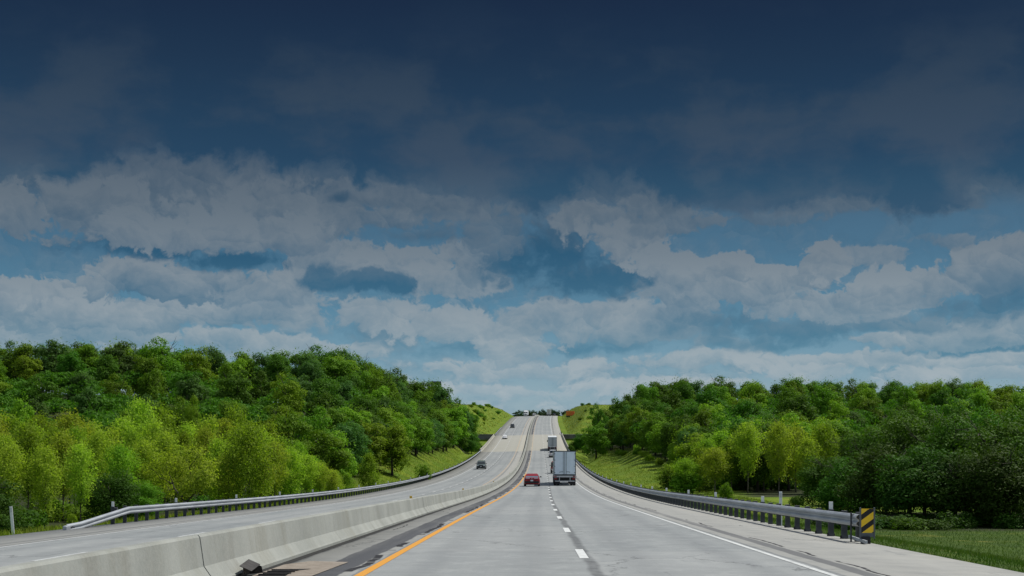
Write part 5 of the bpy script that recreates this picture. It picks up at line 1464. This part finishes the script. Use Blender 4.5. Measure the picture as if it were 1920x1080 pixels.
def clouds(idx):
    """the cumulus banks that reach into one patch of the sky, the far ones first"""
    c = cur; PN[0] += 1; e_ = PN[0] * 2e-5      # (a hair's breadth apart, so that patches stay independent)
    for i in idx:
        px, py, rx, rt, rb, lo, hi, soft, op = CL[i]
        u0, v0 = sk(px, py); rx, rt, rb = rx / 100, rt / 100, rb / 100
        kk = (hi - lo) / (rt + rb)
        n = wt.new('ShaderNodeGroup'); n.node_tree = CG
        for nm, v in (('A', 1 / rx), ('B', -u0 / rx + e_), ('V0', v0 + e_), ('IT', 1 / rt), ('IB', -1 / rb), ('Soft', 1.0 - soft * (.85 if hi > .5 else 1.9)), ('Op', op), ('K', kk), ('T0', lo + (.13 if hi > .5 else 0) + rb * kk), ('G', .62 if hi > .5 else .3)):
            n.inputs[nm].default_value = v
        for nm, v in (('Below', c), ('Place', place_v), ('Lumps', lumps_v), ('Shaded', drkg), ('Lit', litg)): wt.l.new(v, n.inputs[nm])
        c = n.outputs[0]
    return c
# the heavy deck across the top
edge = wt.new('ShaderNodeFloatCurve')
cm = edge.mapping; cv = cm.curves[0]
pts = [(-200, 345), (0, 338), (120, 322), (300, 300), (450, 305), (620, 330), (760, 352), (860, 378), (1010, 382), (1120, 368), (1190, 350), (1260, 385), (1420, 405), (1540, 385), (1700, 398), (1800, 385), (1860, 360), (2100, 350)]
cvp = [((sk(px, py)[0] + 12) / 24, sk(px, py)[1] / 8) for px, py in pts]
cv.points[0].location = (0, cvp[0][1]); cv.points[1].location = (1, cvp[-1][1])
for p in cvp[1:-1]: cv.points.new(p[0], p[1])
cm.update()
wt.l.new(wt.math('DIVIDE', wt.math('ADD', wt.sep(Pw)[0], 12.0), 24.0, clamp=True), edge.inputs['Value'])
ed = wt.math('MULTIPLY', edge.outputs[0], 8.0)
dd = wt.math('ADD', wt.math('SUBTRACT', V, ed), wt.math('ADD', wt.math('MULTIPLY', n0, 1.25), wt.math('MULTIPLY', edge_n, -.28)))
deck_a = wt.mr(dd, -.14, .26)
dn = noise2(wt.vm('MULTIPLY', Pw, (.30, .55, 0)), 1.0, 6, .55)
deck_d = col_by_el([(800, (70, 100, 124)), (420, (54, 86, 112)), (360, (47, 80, 106)), (300, (40, 70, 97)), (200, (35, 61, 87)), (120, (32, 54, 79)), (60, (29, 49, 74)), (0, (27, 44, 69))])
deck_l = col_by_el([(800, (90, 110, 130)), (420, (76, 98, 119)), (360, (69, 90, 110)), (300, (59, 78, 99)), (200, (52, 70, 90)), (120, (44, 62, 83)), (60, (33, 52, 76)), (0, (28, 46, 70))])
def blob_sum(lst, start=0.0):
    acc = start
    for (px, py, rx, ry, amp) in lst:
        u0, v0 = sk(px, py)
        sx, sy = 100.0 / rx, 100.0 / ry
        q = wt.vm('MULTIPLY_ADD', Pw, (sx, sy, 0), (-u0 * sx, -v0 * sy, 0))
        acc = wt.math('MULTIPLY_ADD', wt.mr(wt.vm('LENGTH', q), 1.35, .25), amp, acc)
    return acc
patch = blob_sum([(1300, 270, 320, 110, .7), (1000, 180, 260, 90, .35), (1680, 260, 260, 120, .5), (600, 240, 160, 60, .25), (200, 200, 200, 70, .2), (1820, 345, 70, 45, .8), (780, 345, 120, 30, .3)])
dl = wt.mr(wt.math('ADD', wt.math('MULTIPLY', wt.math('SUBTRACT', dn, .5), 3.8), wt.math('MULTIPLY_ADD', patch, .75, .1)), -.1, .85)
deck = scaled(wt.mix(dl, deck_d, deck_l), gain)
def bgs(color):
    n = wt.new('ShaderNodeBackground'); n.inputs[1].default_value = W_STRENGTH; wt.l.new(color, n.inputs[0])
    return n.outputs[0]
def mixs(fac, a, b_):
    n = wt.new('ShaderNodeMixShader'); wt.l.new(fac, n.inputs[0]); wt.l.new(a, n.inputs[1]); wt.l.new(b_, n.inputs[2])
    return n.outputs[0]
UC = [-10.5, -6.0, -2.2, 2.2, 6.0, 10.5]; VC = [-.2, 1.75, 3.2, 5.75]
def row(u0, u1):
    """each patch of sky only works out the clouds that reach it"""
    out = None
    for j in range(len(VC) - 1):
        idx = [i for i, q in enumerate(BOX) if q[0] < u1 and q[1] > u0 and q[2] < VC[j + 1] and q[3] > VC[j]]
        sh_ = bgs(wt.mix(deck_a, clouds(idx), deck))
        out = sh_ if out is None else mixs(wt.math('GREATER_THAN', V, VC[j]), out, sh_)
    return out
def patchwork():
    out = None
    for i in range(len(UC) - 1):
        r = row(UC[i], UC[i + 1])
        out = r if out is None else mixs(wt.math('GREATER_THAN', U, UC[i]), out, r)
    return out
front = mixs(wt.math('GREATER_THAN', V, 5.75), patchwork(), bgs(deck))
# overhead and behind: unseen broken cloud and blue sky, shaped brighter to supply ambient light
upn = wt.noise(d, 3.2, 6, .55)
up_c = wt.mix(wt.mr(upn, .42, .62), sky.outputs[0], (4.6, 4.95, 5.4, 1))
f_up = wt.mr(V, 8.6, 13.0)
f_back = wt.mr(y, .55, .15)
res = mixs(wt.math('MAXIMUM', f_up, f_back), front, bgs(up_c))
low = wt.mr(z, -.005, -.06)
res = mixs(low, res, bgs(wt.mix(0.0, (.6, .8, .5, 1), (.6, .8, .5, 1))))
wd.node_tree.nodes.remove(bg)
wt.l.new(res, wd.node_tree.nodes['World Output'].inputs[0])
try: wd.cycles.sampling_method = 'MANUAL'; wd.cycles.sample_map_resolution = 512
except Exception: pass

sun = bpy.data.lights.new('sun', 'SUN'); sun.energy = 4.4; sun.angle = R(.53); sun.color = (1.0, .955, .87)
so = link(bpy.data.objects.new('sun', sun))
sd = Vector((math.sin(R(SUN_AZ)) * math.cos(R(SUN_EL)), math.cos(R(SUN_AZ)) * math.cos(R(SUN_EL)), math.sin(R(SUN_EL))))
so.rotation_euler = sd.to_track_quat('Z', 'Y').to_euler(); so.location = sd * 300

cam = bpy.data.cameras.new('camera'); cam.sensor_width = 36; cam.lens = 36 * F / 1920
cam.shift_y = (800 - 540) / 1920; cam.clip_start = .2; cam.clip_end = 20000
co = link(bpy.data.objects.new('camera', cam)); co.location = (0, 0, EYE); co.rotation_euler = (R(90), 0, 0)
SC.camera = co
SC.view_settings.view_transform = 'Standard'; SC.view_settings.look = 'None'; SC.view_settings.exposure = 0; SC.view_settings.gamma = 1
SC.render.engine = 'CYCLES'
SC.cycles.max_bounces = 8; SC.cycles.diffuse_bounces = 3; SC.cycles.glossy_bounces = 3; SC.cycles.transmission_bounces = 4; SC.cycles.transparent_max_bounces = 8
SC.cycles.use_denoising = True
